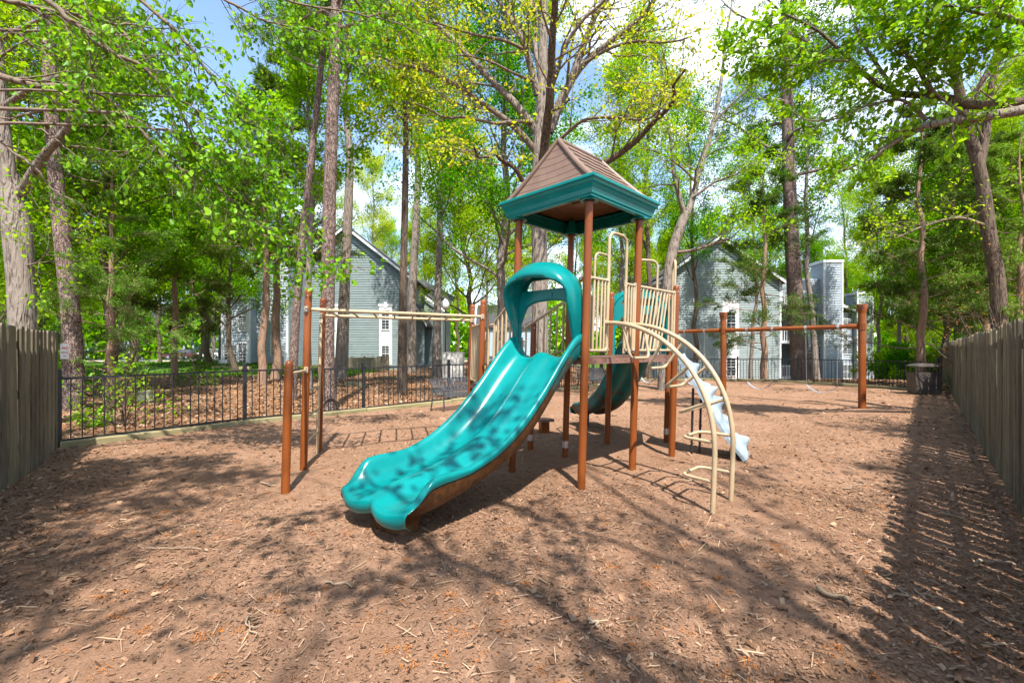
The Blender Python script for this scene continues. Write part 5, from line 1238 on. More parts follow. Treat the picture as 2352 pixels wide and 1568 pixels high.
# trees of the left lot and between the houses, one by one
for a in (('willow_oak', 'b2', 'leaf_mid', *at(1150, 21), .4, .92, 'dense green oak behind the roofed tower, left of the central oak', 1),
          ('willow_oak', 'b1', 'leaf_fresh', *at(1085, 34), 2.2, 1.0, 'bright green tree right of the left house roof', 1),
          ('cedar_tree', 'c3', 'leaf_cedar', *at(602, 20.3), .2, 1.05, 'red cedar with bare lower trunk before the left house wing', 1),
          ('cedar_tree', 'c3', 'leaf_cedar', *at(632, 23.8), 1.4, 1.3, 'dark cedar trunk just right of the red cedar', 1),
          ('cedar_tree', 'c1', 'leaf_cedarl', *at(255, 12.5), 2.6, .62, 'feathery light green cedar behind the left picket fence', 1),
          ('cedar_tree', 'c2', 'leaf_cedar', *at(400, 20), 3.3, 1.0, 'dark shaggy cedar above the grass mound', 1),
          ('cedar_tree', 'c1', 'leaf_cedar', *at(1757, 22.8), 1.0, 1.02, 'wide feathery cedar in front of the right gable', .95),
          ('cedar_tree', 'c2', 'leaf_cedar', *at(2115, 18.6), 2.2, 1.15, 'open layered cedar beside the bin', 1),
          ('cedar_tree', 'c1', 'leaf_cedar', *at(2262, 21), 3.9, .95, 'dark cedar behind the right board fence', 1),
          ('cedar_tree', 'c2', 'leaf_cedarl', *at(2345, 15.5), 5.0, .9, 'light green cedar at the right edge over the board fence', 1),
          ('forest_tree', 't1', 'leaf_mid', *at(1875, 25.5), 2.7, .95, 'slim dark trunk right of the massive pine', 1),
          ('forest_tree', 't2', 'leaf_fresh', *at(1490, 27), 1.1, .95, 'straight trunk behind the tower left of the forked tree', 1),
          ('forest_tree', 't2', 'leaf_mid', *at(1600, 33.5), 2.0, .95, 'leafy tree before the left part of the right gable', 1),
          ('forest_tree', 't1', 'leaf_fresh', *at(1725, 34.5), 5.0, .9, 'leafy tree before the right part of the right gable', 1),
          ('forest_tree', 't1', 'leaf_fresh', *at(1440, 30), 3.6, 1.0, 'slim tree behind the tan entry hoops', 1)):
    plant_tree(*a[:8], sz=a[8])

# background wood: trees that only read together share their label
bg = random.Random(8)
ORD = ['leftmost', 'second', 'third', 'fourth', 'fifth', 'sixth', 'seventh', 'eighth', 'ninth', 'tenth', 'eleventh', 'twelfth', 'thirteenth', 'fourteenth', 'fifteenth', 'sixteenth']
def wood_band(us, Y0, Y1, keys, mats, label, group, sc=(.85, 1.2)):
    """label reads '... {} ...': the place counted from the left singles each tree out"""
    spots = []
    for u in us:
        Yq = bg.uniform(Y0, Y1); spots.append((u + bg.uniform(-18, 18), Yq))
    for k, (u, Yq) in enumerate(sorted(spots)):
        plant_tree('forest_tree', bg.choice(keys), bg.choice(mats), ux(u, Yq), Yq, bg.uniform(0, 6.28), bg.uniform(*sc), (ORD[k] + ' from the left of ' if k else 'leftmost of ') + label, group)
wood_band(range(-120, 520, 62), 46, 64, ['b1', 'b2', 'b3', 't2'], ['leaf_fresh', 'leaf_fresh', 'leaf_mid'], 'the leafy trees in the wood behind the grass mound', 'wood behind the left lot')
wood_band(range(520, 1080, 80), 56, 70, ['b1', 'b2', 't1'], ['leaf_fresh', 'leaf_yellow'], 'the leafy trees rising behind the left house', 'trees behind the left house', (1.0, 1.3))
wood_band(range(1060, 1560, 62), 44, 64, ['b1', 'b3', 't1', 't2'], ['leaf_fresh', 'leaf_yellow', 'leaf_fresh'], 'the distant yellow-green trees behind the roofed tower', 'trees behind the tower', (.9, 1.15))
wood_band(range(1540, 2000, 66), 58, 72, ['b1', 'b2', 'b3'], ['leaf_fresh', 'leaf_mid'], 'the green trees rising behind the right house', 'trees behind the right house', (1.0, 1.2))
wood_band(range(1960, 2460, 34), 27, 56, ['t1', 't2', 'b3', 'b1'], ['leaf_fresh', 'leaf_mid', 'leaf_fresh'], 'the slim trees in the wood behind the bin', 'wood behind the right fence', (.7, 1.0))
wood_band(range(2180, 2480, 60), 17, 26, ['t1', 't2', 'b3'], ['leaf_fresh', 'leaf_mid'], 'the leafy trees over the right board fence', 'trees over the right board fence', (.6, .85))
wood_band(range(-140, 240, 75), 14, 27, ['t1', 'b3', 'b2'], ['leaf_fresh', 'leaf_mid'], 'the leafy trees behind the left board fence', 'trees behind the left board fence', (.6, .9))
wood_band((300, 470, 560), 27, 36, ['b3', 't1', 'b1'], ['leaf_fresh', 'leaf_mid', 'leaf_fresh'], 'the bright leafy trees between the left cedars', 'trees between the left cedars', (.75, .95))

# understorey bushes
def bush(name, x, y, h, w, mat, label, group=None, seed=0, L=.075, n=26, per=7.0, rr=None):
    s = Skel(seed); r = s.r
    for k in range(n):
        az = k * 2.4; el = r.uniform(.35, 1.35); pa = s.grow((r.normal(0, .05) * w, r.normal(0, .05) * w, -.05), (math.cos(az) * math.cos(el), math.sin(az) * math.cos(el), math.sin(el)), h * r.uniform(.6, 1.1), 6, .12, .02)
        pa[:, :2] *= w / h * 1.0; ra = np.linspace(.012, .003, 7) * max(1, h / 1.5); s.tube(pa, ra, 4); s.ramify(pa, ra, 5, h * .28, 3, h * .12, .0, .2, .25, twig_r=.003)
    o = empty(name, (x, y, float(gz(x, y))), label, 'shrub', group); link(bpy.data.objects.new('stems', s.wood('stems', M['bark_brown'])), o); link(bpy.data.objects.new('foliage', s.leaves('foliage', M[mat], per, .06 * h, L, L * .55)), o); return o
bush('leafy_shrub', -7.95, 9.3, 1.6, 1.0, 'leaf_oak', 'bright green leafy shrub just behind the left fence corner', seed=71, L=.075, per=1.0, n=12)
bush('leafy_shrub', ux(205, 9.0), 9.0, .5, .5, 'leaf_oak', 'small sprig of leaves low behind the fence corner post', seed=73, L=.06, per=1.2, n=6)
bush('round_hedge', ux(575, 70), 70, 2.0, 3.0, 'leaf_mid', 'dark rounded bush beside the left house far behind', seed=75, L=.3, per=5)
for i, (u, Yq, h) in enumerate(((1995, 48, 3.5), (2040, 33, 2.6), (2075, 27.5, 2.0), (2110, 36, 3.0), (2150, 25, 1.9), (2190, 31, 2.4), (2230, 27, 2.4), (2300, 24, 2.4))):
    bush('wood_shrub', *at(u, Yq), h, h * 1.1, ['leaf_oak', 'leaf_fresh', 'leaf_mid'][i % 3], ORD[i] + (' from the left' if i else '') + ' of the undergrowth shrubs in the wood behind the bin', 'undergrowth behind the right fence', 80 + i, .13, 22, 7)
for i, (u, Yq, h) in enumerate(((20, 20, 3.0), (60, 14, 1.8))):
    bush('wood_shrub', *at(u, Yq), h, h * 1.1, ['leaf_oak', 'leaf_mid'][i % 2], ORD[i] + (' from the left' if i else '') + ' of the undergrowth shrubs behind the left board fence', 'undergrowth behind the left fence', 95 + i, .11, 20, 6)
bush('red_leaved_shrub', *at(2330, 13.6), 4.6, 3.0, 'leaf_red', 'thin shrub with sparse reddish young leaves over the right fence', seed=77, L=.055, per=.8, n=18)

# ---- hero trees drawn limb by limb
def hero(name, base, trunk, rad, limbs, bark, leafmat, label, seed, br, leaf, sides=14, limb_mat='bark_limb', extra=None):
    """trunk / limbs: lists of 3-D points; each main limb is a part"""
    root = empty(name, base, label, 'tree'); b = np.array(base, float); s = Skel(seed)
    tp = catmull(np.array(trunk) - b, 26); v, f = tube_arrays(tp, np.interp(np.linspace(0, 1, 26), np.linspace(0, 1, len(rad)), rad), sides)
    link(bpy.data.objects.new('trunk', quad_mesh('trunk', v, f, M[bark], True)), root)
    for pts, r0, r1, *mm in limbs:
        pa = catmull(np.array(pts) - b, 22); pa += s.r.normal(0, r0 * .10, pa.shape) * np.linspace(0, 1, 22)[:, None]; ra = np.linspace(r0, r1, 22); v, f = tube_arrays(pa, ra, 9)
        link(bpy.data.objects.new('limb', quad_mesh('limb', v, f, M[mm[0] if mm else limb_mat], True)), root)
        s.ramify(pa, ra, **br)
    tag(link(bpy.data.objects.new('twigs', s.wood('twigs', M['bark_limb'])), root), kind='stuff')
    cr_ = link(bpy.data.objects.new('crown', s.leaves('crown', M[leafmat], **leaf)), root)
    return root, s, cr_
def c6(x, y, Y): return P((1300 + x / 1.568) / 1.633, (y / 1.568) / 1.633, Y)
def c7(x, y, Y): return P((2500 + x / 1.307) / 1.633, (y / 1.307) / 1.633, Y)
def c5(x, y, Y): return P((x / 1.307) / 1.633, (y / 1.307) / 1.633, Y)
def line(fn, pts, Y0, Y1): return [fn(x, y, Y0 + (Y1 - Y0) * i / (len(pts) - 1)) for i, (x, y) in enumerate(pts)]
YO = 13.5
limbs = [(line(c6, [(1112, 890), (980, 740), (800, 610), (620, 490), (420, 400), (330, 380), (180, 330)], YO, YO - 1.5), .10, .03),
         (line(c6, [(1130, 790), (1000, 620), (880, 500), (700, 310), (560, 170), (440, 70), (330, -60)], YO, YO + 1), .13, .04, 'bark_oak'),
         (line(c6, [(1125, 560), (1085, 400), (1050, 280), (1000, 180), (900, 20), (850, -120)], YO, YO - 1), .12, .04, 'bark_oak'),
         (line(c6, [(1155, 960), (1175, 760), (1195, 600), (1205, 380), (1210, 200), (1232, 0), (1250, -250)], YO - .3, YO - 3), .14, .07, 'bark_brown'),
         (line(c6, [(1190, 780), (1260, 600), (1330, 450), (1400, 250), (1460, 100), (1530, 0), (1580, -150)], YO, YO - .6), .14, .05, 'bark_oak'),
         (line(c6, [(1230, 640), (1380, 390), (1560, 240), (1720, 110), (1810, 0), (1880, -110)], YO, YO - 1.2), .12, .04, 'bark_oak'),
         (line(c6, [(1400, 370), (1550, 285), (1700, 245), (1830, 250), (1950, 240), (2030, 215)], YO - .7, YO - 2.5), .05, .02),
         (line(c6, [(1200, 870), (1300, 780), (1400, 705), (1560, 690), (1750, 705), (1850, 640)], YO, YO - 2), .06, .02),
         (line(c6, [(1200, 1050), (1380, 1000), (1520, 960), (1700, 830), (1800, 720), (1900, 630), (1930, 560), (1925, 500), (1990, 410)], YO, YO - 3), .11, .025, 'bark_brown'),
         (line(c6, [(1140, 1200), (1050, 1090), (990, 990), (900, 935), (870, 880), (830, 920), (770, 920), (755, 870)], YO, YO - 2.5), .08, .025, 'bark_brown'),
         (line(c6, [(1100, 720), (1000, 715), (870, 725), (700, 690), (580, 690), (480, 640), (380, 600)], YO, YO - 2), .06, .02),
         (line(c6, [(1040, 290), (930, 240), (780, 210), (640, 170), (480, 120)], YO - .8, YO - 2.2), .05, .02),
         (line(c6, [(1100, 480), (980, 430), (860, 370), (720, 330), (600, 330)], YO - .3, YO - 1.8), .045, .015),
         (line(c6, [(1140, 450), (1110, 250), (1120, 100), (1080, -60)], YO, YO + .8), .09, .05, 'bark_oak'),
         (line(c6, [(1240, 400), (1300, 250), (1390, 120), (1500, 20), (1560, -60)], YO - 1, YO - 2), .06, .03)]
base = (ux(1241, YO), YO, 0)
tr = [(base[0], YO, -.1), (base[0], YO, .6), P(1240, 640, YO), P(1238, 500, YO), c6(1140, 900, YO), c6(1150, 600, YO), c6(1155, 300, YO), c6(1165, 0, YO), c6(1170, -200, YO)]
hero('white_oak', base, tr, [.34, .25, .235, .225, .23, .17, .13, .11, .08], limbs, 'bark_oak', 'leaf_yellow', 'big grey oak with fanning limbs behind the roofed tower', 101,
     dict(nb=11, lb=1.9, nt=5, lt=.7, up=.05, wander=.2, t0=.22, ang=(.45, 1.1), twig_r=.005), dict(per=2.6, sig=.11, L=.095, W=.062, hang=.3))
# left oak with the forked trunk
YT = 8.8; base = (*at(52, YT), 0)
tr = [(base[0], YT, -.1), P(52, 760, YT), P(47, 640, YT), P(40, 540, YT), P(30, 470, YT), P(22, 400, YT)]
limbs = [(line(P3 if False else (lambda u, v, Y: P(u, v, Y)), [(26, 480), (20, 400), (8, 300), (2, 200), (-8, 80), (-30, -60)], YT, YT - .3), .12, .07, 'bark_oak'),
         (line(lambda u, v, Y: P(u, v, Y), [(45, 450), (72, 400), (110, 345), (150, 300), (172, 235), (200, 195), (225, 160), (250, 80)], YT, YT - 1.2), .085, .03, 'bark_oak'),
         (line(lambda u, v, Y: P(u, v, Y), [(20, 240), (60, 210), (110, 185), (180, 165), (250, 140)], YT - .2, YT - 1.6), .06, .015, 'bark_oak'),
         (line(lambda u, v, Y: P(u, v, Y), [(15, 430), (-10, 380), (-40, 350)], YT, YT), .09, .06, 'bark_oak'),
         (line(lambda u, v, Y: P(u, v, Y), [(0, 90), (60, 60), (130, 30), (220, -20)], YT - .3, YT - 1.5), .05, .015, 'bark_oak'),
         (line(lambda u, v, Y: P(u, v, Y), [(60, 610), (90, 600), (120, 560)], YT, YT - .6), .02, .006)]
hero('forked_oak', base, tr, [.25, .205, .20, .22, .20, .15], limbs, 'bark_oak', 'leaf_fresh', 'forked grey oak trunk behind the left board fence', 102,
     dict(nb=8, lb=1.3, nt=5, lt=.5, up=.02, wander=.2, t0=.3, ang=(.5, 1.1), twig_r=.004), dict(per=3.0, sig=.12, L=.09, W=.055, hang=.2))
# leaning tree right of the tower
YF = 17.5; base = (*at(1528, YF), 0); L6 = lambda u, v, Y: P(u, v, Y)
tr = [(base[0], YF, -.1), P(1530, 760, YF), P(1532, 680, YF), P(1540, 600, YF), P(1556, 540, YF), P(1575, 490, YF)]
limbs = [(line(L6, [(1570, 505), (1590, 460), (1605, 400), (1630, 320), (1650, 230), (1665, 120), (1680, 0)], YF, YF + .5), .14, .03, 'bark_oak'),
         (line(L6, [(1573, 500), (1560, 450), (1548, 400), (1540, 320), (1530, 240), (1515, 120)], YF, YF - .8), .10, .025, 'bark_oak'),
         (line(L6, [(1548, 580), (1590, 575), (1640, 560), (1680, 545), (1705, 520)], YF, YF - 1), .07, .02), (line(L6, [(1600, 420), (1560, 380), (1510, 350), (1470, 340)], YF, YF - 1), .05, .015),
         (line(L6, [(1590, 455), (1640, 420), (1690, 400), (1730, 370)], YF, YF - 1), .05, .015), (line(L6, [(1640, 280), (1690, 230), (1740, 190)], YF, YF - .6), .04, .012), (line(L6, [(1535, 280), (1480, 220), (1440, 150)], YF, YF - .6), .04, .012)]
hero('forked_tree', base, tr, [.30, .22, .21, .20, .19, .17], limbs, 'bark_oak', 'leaf_fresh', 'leaning forked tree between the tower and the right house', 103,
     dict(nb=10, lb=1.9, nt=6, lt=.6, up=.03, wander=.18, t0=.2), dict(per=5.0, sig=.16, L=.10, W=.065, hang=.2))
# oak behind the right board fence
YQ = 14.5; base = (*at(2300, YQ), 0)
tr = [(base[0], YQ, -.1), P(2296, 760, YQ), P(2290, 640, YQ), P(2272, 540, YQ), P(2262, 460, YQ), P(2250, 390, YQ), P(2232, 330, YQ)]
limbs = [(line(L6, [(2240, 350), (2218, 280), (2205, 220), (2190, 150), (2160, 60), (2140, -40)], YQ, YQ - .5), .17, .05, 'bark_brown'), (line(L6, [(2250, 380), (2262, 320), (2270, 250), (2285, 150), (2300, 0)], YQ, YQ), .14, .05, 'bark_brown'),
         (line(L6, [(2270, 520), (2200, 500), (2120, 520), (2060, 545)], YQ, YQ - .5), .05, .015), (line(L6, [(2212, 250), (2270, 170), (2330, 110), (2400, 60)], YQ, YQ - 1), .08, .03, 'bark_brown')]
hero('leaning_oak', base, tr, [.25, .205, .195, .185, .175, .16, .14], limbs, 'bark_brown', 'leaf_fresh', 'dark leaning oak trunk rising behind the right board fence', 104,
     dict(nb=9, lb=2.0, nt=5, lt=.6, up=.03, wander=.18, t0=.2), dict(per=3.0, sig=.15, L=.10, W=.065, hang=.2))

def fitted(name, pix, Y, rad, t0, nl, llen, el, bark, leafmat, label, seed, leaf, br=None, YY=0.0):
    """straight forest trunk through the given picture points, with limbs grown at random above fraction t0"""
    pts = [P(u, v, Y + YY * i / len(pix)) for i, (u, v) in enumerate(pix)]; base = (pts[0][0], Y, float(gz(pts[0][0], Y))); pts[0][2] = base[2] - .1
    r = np.random.default_rng(seed); tp = catmull(pts, 30); limbs = []; rr_ = np.interp(np.linspace(0, 1, 30), np.linspace(0, 1, len(rad)), rad)
    for k in range(nl):
        t = t0 + (.99 - t0) * (k + r.random()) / nl; i = min(int(t * 29), 28); p = tp[i]; az = k * 2.4 + r.normal(0, .4); e = r.uniform(*el); L = llen * (1.25 - .6 * (t - t0) / (1 - t0)) * r.uniform(.6, 1.25)
        d = np.array([math.cos(az) * math.cos(e), math.sin(az) * math.cos(e), math.sin(e)]); q = [p]
        for _ in range(5): d = unit(d + r.normal(0, .16, 3) + [0, 0, .04]); q.append(q[-1] + d * L / 5)
        limbs.append((q, max(.02, rr_[i] * .34), .008))
    return hero(name, base, pts, rad, limbs, bark, leafmat, label, seed, br or dict(nb=7, lb=llen * .42, nt=4, lt=llen * .17, up=.04, wander=.18, t0=.2), leaf, sides=12)
LP = dict(per=9.0, sig=.10, L=.20, W=.02, along=.9); LT = dict(per=7.5, sig=.2, L=.125, W=.08, hang=.15)
fitted('pine_tree', [(753, 950), (752, 800), (756, 500), (764, 250), (774, 0), (782, -220), (790, -500)], 11.3, [.20, .165, .155, .145, .13, .115, .09], .62, 14, 2.2, (-.1, .5), 'bark_pine', 'leaf_pine', 'scaly pine trunk just behind the left picket fence under the overhead ladder', 201, LP)
fitted('pine_tree', [(670, 905), (680, 720), (698, 520), (722, 300), (742, 110), (755, -30), (765, -300)], 14.0, [.145, .118, .108, .095, .085, .075, .055], .6, 14, 2.0, (-.1, .5), 'bark_pine', 'leaf_pine', 'slim pinkish pine trunk left of the tall brown ladder post', 202, LP)
fitted('pine_tree', [(172, 900), (164, 740), (148, 590), (128, 400), (116, 200), (110, 0), (104, -250)], 11.8, [.24, .20, .185, .165, .15, .135, .10], .5, 16, 2.2, (-.1, .5), 'bark_pine', 'leaf_pine', 'thick scaly pine behind the cedar at the left fence corner', 203, LP)
fitted('pine_tree', [(1842, 872), (1828, 700), (1816, 500), (1810, 300), (1806, 100), (1803, -60), (1800, -300)], 23.5, [.46, .37, .32, .28, .25, .22, .14], .42, 18, 4.4, (-.2, .5), 'bark_pine', 'leaf_pine', 'massive scaly pine standing in front of the right house balconies', 204, dict(LP, L=.26, W=.03, per=10))
fitted('forest_tree', [(783, 862), (792, 650), (800, 480), (803, 350), (792, 220), (800, 60), (806, -120)], 24.0, [.36, .26, .23, .19, .15, .11, .06], .48, 16, 4.0, (.4, 1.1), 'bark_oak', 'leaf_fresh', 'grey smooth trunk right of the scaly pine before the left gable', 205, LT)
fitted('forest_tree', [(923, 900), (925, 700), (930, 480), (932, 300), (928, 160), (922, -40)], 16.5, [.19, .14, .125, .10, .07, .04], .5, 14, 2.6, (.5, 1.2), 'bark_brown', 'leaf_fresh', 'slim speckled trunk standing in front of the left house corner', 206, LT)
fitted('forest_tree', [(944, 846), (946, 700), (955, 520), (960, 380), (952, 240), (945, 120)], 33.0, [.45, .31, .27, .22, .15, .06], .5, 14, 4.2, (.5, 1.1), 'bark_oak', 'leaf_fresh', 'grey trunk close to the left house corner board', 207, dict(LT, L=.15, W=.09, sig=.22))
fitted('forest_tree', [(1003, 868), (1005, 700), (1010, 540), (1012, 380), (1018, 240), (1012, 80)], 25.0, [.30, .20, .17, .14, .10, .05], .42, 15, 3.6, (.5, 1.1), 'bark_oak', 'leaf_fresh', 'straight grey trunk left of the lamp post', 208, LT)
fitted('forest_tree', [(708, 895), (706, 740), (712, 560), (720, 400), (708, 250), (715, 60)], 17.0, [.16, .115, .10, .08, .06, .03], .48, 13, 2.4, (.5, 1.1), 'bark_oak', 'leaf_fresh', 'thin grey trunk between the two pine trunks on the left', 209, LT)

# near tree at the left whose branches hang across the picture; its largest leaves are parts of their own
YN = 5.0
near = [([(-300, 250), (0, 370), (160, 415), (300, 430), (470, 455), (600, 545), (740, 625), (870, 670), (1000, 720), (1200, 760)], 5.0, 5.6, .040, .006),
        ([(-100, -250), (220, 0), (380, 130), (520, 250), (700, 330), (840, 470), (900, 590), (960, 700), (1050, 800)], 4.8, 5.6, .035, .005),
        ([(300, -120), (500, 110), (620, 180), (760, 350), (850, 500), (950, 640), (1060, 760)], 5.4, 6.0, .025, .005),
        ([(500, -150), (860, 150), (1000, 330), (1100, 460), (1250, 620), (1400, 720)], 5.5, 6.2, .025, .005),
        ([(600, 545), (760, 720), (900, 830), (1100, 950), (1250, 1080), (1400, 1190), (1500, 1260), (1640, 1340)], 5.3, 6.2, .018, .004),
        ([(740, 625), (900, 780), (1060, 900), (1200, 960), (1330, 1040), (1450, 1180)], 5.4, 6.0, .014, .004),
        ([(-200, -60), (100, 20), (300, 60), (520, 110), (700, 130), (900, 140)], 5.2, 5.8, .03, .005),
        ([(-200, 100), (60, 150), (250, 160), (420, 210), (620, 300), (760, 420)], 5.6, 6.2, .02, .004),
        ([(840, 470), (1000, 560), (1120, 700), (1250, 830), (1350, 900)], 5.4, 6.0, .012, .004),
        ([(900, -150), (1150, 30), (1350, 120), (1560, 150), (1700, 230), (1800, 330)], 6.0, 6.6, .02, .004),
        ([(1100, -180), (1400, 0), (1700, 60), (1950, 120), (2100, 200)], 6.2, 6.8, .02, .004),
        ([(-200, 560), (0, 580), (140, 610), (320, 720), (420, 800)], 5.5, 5.2, .014, .004, 0), ([(-200, 640), (0, 690), (300, 840), (500, 900), (700, 930)], 5.3, 5.9, .012, .003, 0), ([(-100, 600), (60, 740), (180, 830), (250, 920), (380, 1000), (520, 1110)], 6.2, 6.6, .022, .006, 0)]
nb_root = empty('overhanging_tree', (-7.4, 4.2, 0), 'near tree reaching in from the left with large hanging green leaves', 'tree'); bb = np.array((-7.4, 4.2, 0.)); s = Skel(110)
tp = catmull(np.array([(0, 0, -.1), (.05, 0, 2), (.1, .1, 4.0), (.0, .2, 6.5), (.1, .3, 9.5)]), 20); v, f = tube_arrays(tp, np.linspace(.26, .08, 20), 12)
link(bpy.data.objects.new('trunk', quad_mesh('trunk', v, f, M['bark_oak'], True)), nb_root)
for pts, Y0, Y1, r0, r1, *bare in near:
    pa = catmull(np.array(line(c5, pts, Y0, Y1)) - bb, 26); pa += s.r.normal(0, .012, pa.shape); ra = np.linspace(r0, r1, 26)
    st = pa[0]; k = min(st[2] - .4, 9); j = np.array([.05, .2, max(2.2, k - .3)])
    full = np.vstack([catmull(np.array([j, (j + st) / 2 + [0, 0, .15], st]), 6)[:-1], pa]); v, f = tube_arrays(full, np.concatenate([np.linspace(r0 * 1.6, r0, 5), ra]), 7)
    link(bpy.data.objects.new('limb', quad_mesh('limb', v, f, M['bark_limb'], True)), nb_root)
    if bare: s.ramify(pa, ra, 4, .35, 2, .15, .0, .2, .3, twig_r=.0025); 
    else: s.ramify(pa, ra, 27, .72, 5, .24, -.03, .16, .12, ang=(.35, 1.0), twig_r=.0025, droop=.02)
tw = tag(link(bpy.data.objects.new('twigs', s.wood('twigs', M['bark_limb'])), nb_root), kind='stuff')
crn = link(bpy.data.objects.new('crown', s.leaves('crown', M['leaf_hero'], 1.35, .065, .072, .044, .8, .5, .35, True)), nb_root)
# 280 single leaves hung on twig ends
def leaf_shape(L, W):
    m = MB(); n = 9; g = []
    for i in range(n):
        t = i / (n - 1); w = W / 2 * math.sin(math.pi * t ** .8) ** .9 * (1 - .25 * t); g.append([(-w, t * L, .12 * w - .10 * L * t * t), (0, t * L, -.10 * L * t * t), (w, t * L, .12 * w - .10 * L * t * t)])
    m.grid(g); return m.mesh('leaf', M['leaf_hero'], None, 80)
LEAF = [leaf_shape(.08, .05), leaf_shape(.09, .054), leaf_shape(.07, .044)]
A = np.array(s.ap); pick = s.r.choice(len(A), 290, replace=False)
for i in pick:
    o = bpy.data.objects.new('leaf', LEAF[i % 3]); link(o, crn); q = A[i] + s.r.normal(0, .02, 3); o.location = q; o.rotation_euler = (s.r.normal(-.5, .45), s.r.normal(0, .45), s.r.uniform(0, 6.28))
# near oak limb reaching in from the right
YB_ = 8.0; base = (11.6, 7.6, 0); bb = np.array(base)
tr = [(11.6, 7.6, -.1), (11.55, 7.6, 2), (11.5, 7.65, 4.2), (11.5, 7.7, 6.5), (11.4, 7.8, 10)]
L7 = lambda x, y, Y: c7(x, y, Y)
limbs = [([(11.5, 7.65, 4.9)] + line(L7, [(1900, 520), (1750, 540), (1500, 580), (1300, 610), (1200, 650), (1100, 710), (1000, 780), (900, 820), (820, 850)], 7.9, 8.6), .11, .012, 'bark_oak'),
         ([(11.5, 7.65, 5.2)] + line(L7, [(1900, 470), (1750, 500), (1480, 520), (1360, 470), (1230, 470), (1100, 450), (980, 370), (900, 300), (740, 150), (560, 60), (430, -60)], 8.0, 9.2), .10, .012, 'bark_brown'),
         (line(L7, [(1270, 590), (1230, 540), (1150, 490), (1060, 500), (950, 530), (850, 580), (700, 590), (640, 560)], 8.3, 8.8), .035, .006), (line(L7, [(1130, 460), (1040, 330), (960, 210), (920, 100), (880, -40)], 8.5, 9), .04, .008),
         (line(L7, [(1300, 470), (1230, 330), (1150, 230), (1080, 100), (1050, -60)], 8.3, 8.0), .04, .008), (line(L7, [(900, 300), (780, 300), (640, 320), (500, 340)], 8.8, 9.2), .022, .005), (line(L7, [(740, 150), (620, 200), (480, 230), (360, 200)], 9, 9.4), .02, .005),
         ([(11.4, 7.8, 7.5)] + line(L7, [(1850, 150), (1750, 110), (1650, 80), (1560, 0), (1500, -80)], 7.6, 7.2), .07, .03, 'bark_oak'), (line(L7, [(1640, 90), (1500, 60), (1360, 30), (1200, 70)], 7.4, 7.8), .03, .008), (line(L7, [(1800, 120), (1650, 200), (1500, 260)], 7.6, 7.8), .025, .008),
         (line(L7, [(1500, 575), (1400, 520), (1300, 430), (1280, 300), (1320, 180)], 8.0, 8.2), .03, .006)]
hero('near_oak', base, tr, [.36, .3, .28, .24, .16], limbs, 'bark_oak', 'leaf_oak', 'near oak limb with clustered lobed leaves reaching in from the upper right', 105,
     dict(nb=15, lb=.85, nt=5, lt=.26, up=.02, wander=.2, t0=.22, ang=(.4, 1.1), twig_r=.004), dict(per=3.2, sig=.07, L=.10, W=.058, hang=.35, upn=.9, lobes=True))

# trees beside and behind the viewpoint: open spring crowns that dapple the foreground
def shade_tree(x, y, H, seed, label, spread=1.0, keep=.45, per=5.0):
    s = Skel(seed); r = s.r; n = 14; tp = trunk_path(H, (r.normal(0, .4), r.normal(0, .4)), .4, seed, n); tr = trunk_rad(.26, n); o = empty('shade_tree', (x, y, 0), label, 'tree', 'trees around the viewpoint')
    s.tube(tp, tr, 10)
    for k in range(15):
        t = .36 + .62 * (k + r.random()) / 15; i = min(int(t * (n - 1)), n - 2); p = tp[i] + (tp[i + 1] - tp[i]) * (t * (n - 1) - i); az = k * 2.4 + r.normal(0, .3); el = .2 + .7 * t
        L = H * .40 * spread * (1.2 - .7 * t) * r.uniform(.8, 1.2); pa = s.grow(p, (math.cos(az) * math.cos(el), math.sin(az) * math.cos(el), math.sin(el)), L, 8, .12, .02); ra = np.linspace(.45 * np.interp(t, np.linspace(0, 1, n), tr), .02, 9); s.tube(pa, ra, 6)
        s.ramify(pa, ra, 7, L * .36, 5, L * .15, .02, .18, .2, twig_r=.008)
    A = np.array(s.ap); f = np.sin(1.1 * A[:, 0] + seed) + np.sin(1.2 * A[:, 1] + .6 * A[:, 2] + 2 * seed) + np.sin(.9 * A[:, 2] - .7 * A[:, 0]); th = np.quantile(f, 1 - keep); k = f > th
    link(bpy.data.objects.new('trunk', s.wood('trunk', M['bark_oak'])), o); s.ap = list(A[k]); s.ad = list(np.array(s.ad)[k])
    link(bpy.data.objects.new('crown', s.leaves('crown', M['leaf_fresh'], per, .15, .12, .08)), o)
shade_tree(3.7, -2.6, 11, 301, 'tall tree behind the viewpoint to the right dappling the mulch', 1.25, .42, 9.0)
shade_tree(-4.4, -2.4, 11, 302, 'tall tree behind the viewpoint to the left dappling the mulch', 1.25, .42, 9.0)
shade_tree(.4, -7.0, 13, 306, 'tall tree straight behind the viewpoint dappling the near mulch', 1.2, .42, 9.0)
shade_tree(10.4, -1.6, 13, 303, 'tree outside the right fence shading its foot', 1.0, .8, 7.0)
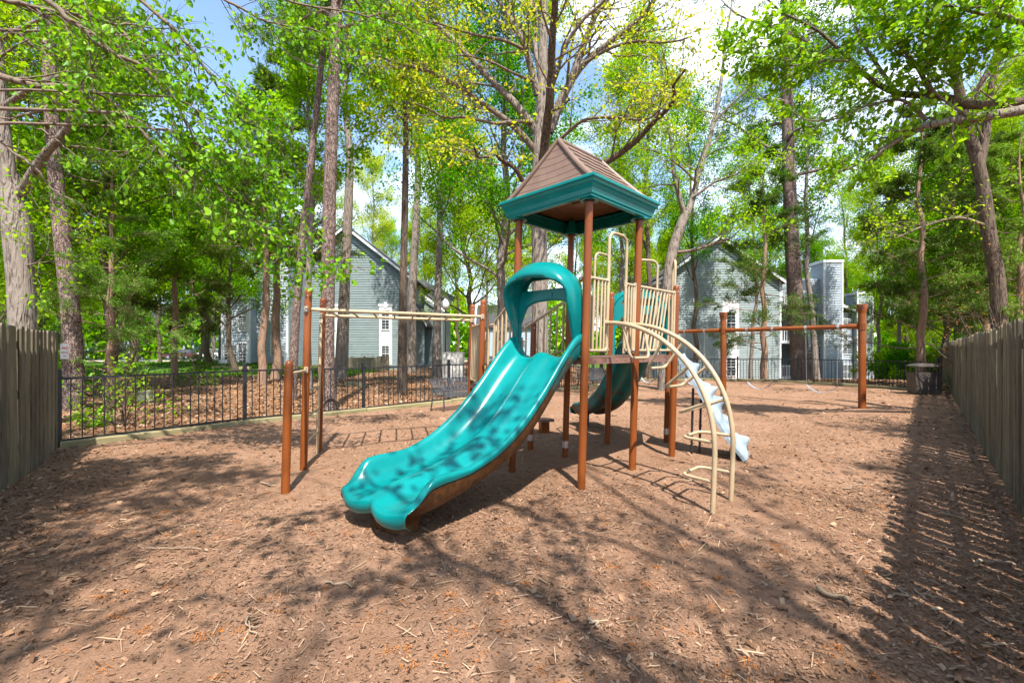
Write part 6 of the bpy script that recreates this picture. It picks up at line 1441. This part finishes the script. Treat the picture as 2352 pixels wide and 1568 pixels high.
shade_tree(12.6, 3.2, 12, 305, 'tree outside the right fence shading the strip towards the bin', .95, .7, 7.0)
shade_tree(-9.6, -.6, 13, 304, 'tree outside the left fence shading the drifted leaves', 1.0, .4, 6.0)

# grass on the mound and lawn behind the left lot
rng = np.random.default_rng(5); n = 26000
x = rng.uniform(-40, -9, n); y = rng.uniform(25, 48, n); k = (x < -9 - .12 * (y - 25)) & ((np.sin(.7 * x + .3 * y) + np.sin(.9 * y - .4 * x)) > -.7); x, y = x[k], y[k]; n = len(x)
a = rng.uniform(0, 6.28, n); h = rng.uniform(.06, .16, n); z = gz(x, y); w = .02 + .02 * rng.random(n)
v = np.stack([np.stack([x - w * np.cos(a), y - w * np.sin(a), z], -1), np.stack([x + w * np.cos(a), y + w * np.sin(a), z], -1), np.stack([x + rng.normal(0, .05, n) + w * .3, y + rng.normal(0, .05, n), z + h], -1), np.stack([x + rng.normal(0, .05, n), y + rng.normal(0, .05, n), z + h * .95], -1)], 1).reshape(-1, 3)
M['grass'] = leaf_mat('grass_blades', [(.05, .12, .012, 1), (.09, .19, .02, 1), (.14, .26, .03, 1)], .3)
tag(link(bpy.data.objects.new('grass', quad_mesh('grass', v, np.arange(4 * n).reshape(n, 4), M['grass']))), 'short green grass on the mound behind the left lot', 'grass', kind='stuff')

# far-off wood closing the horizon
rng = np.random.default_rng(17); n = 60000; ang = rng.uniform(-1.15, 1.15, n); dist = rng.uniform(100, 135, n); x = dist * np.sin(ang); y = dist * np.cos(ang)
top = 13 + 4 * np.sin(ang * 23) + 3 * np.sin(ang * 51 + 1) + 2 * np.sin(ang * 97); z = -1.5 + (top + 1.5) * rng.random(n) ** .85
M['leaf_far'] = leaf_mat('far_wood_leaves', G['fresh'] + G['mid'], .4)
w = leaf_quads('distant_wood', M['leaf_far'], np.stack([x, y, z], -1), rng.normal(0, 1, (n, 3)), rng, 1.1, .8, .4)
tag(link(bpy.data.objects.new('distant_wood', w)), 'far-off green wood closing the view beyond the houses', 'wood', kind='stuff')
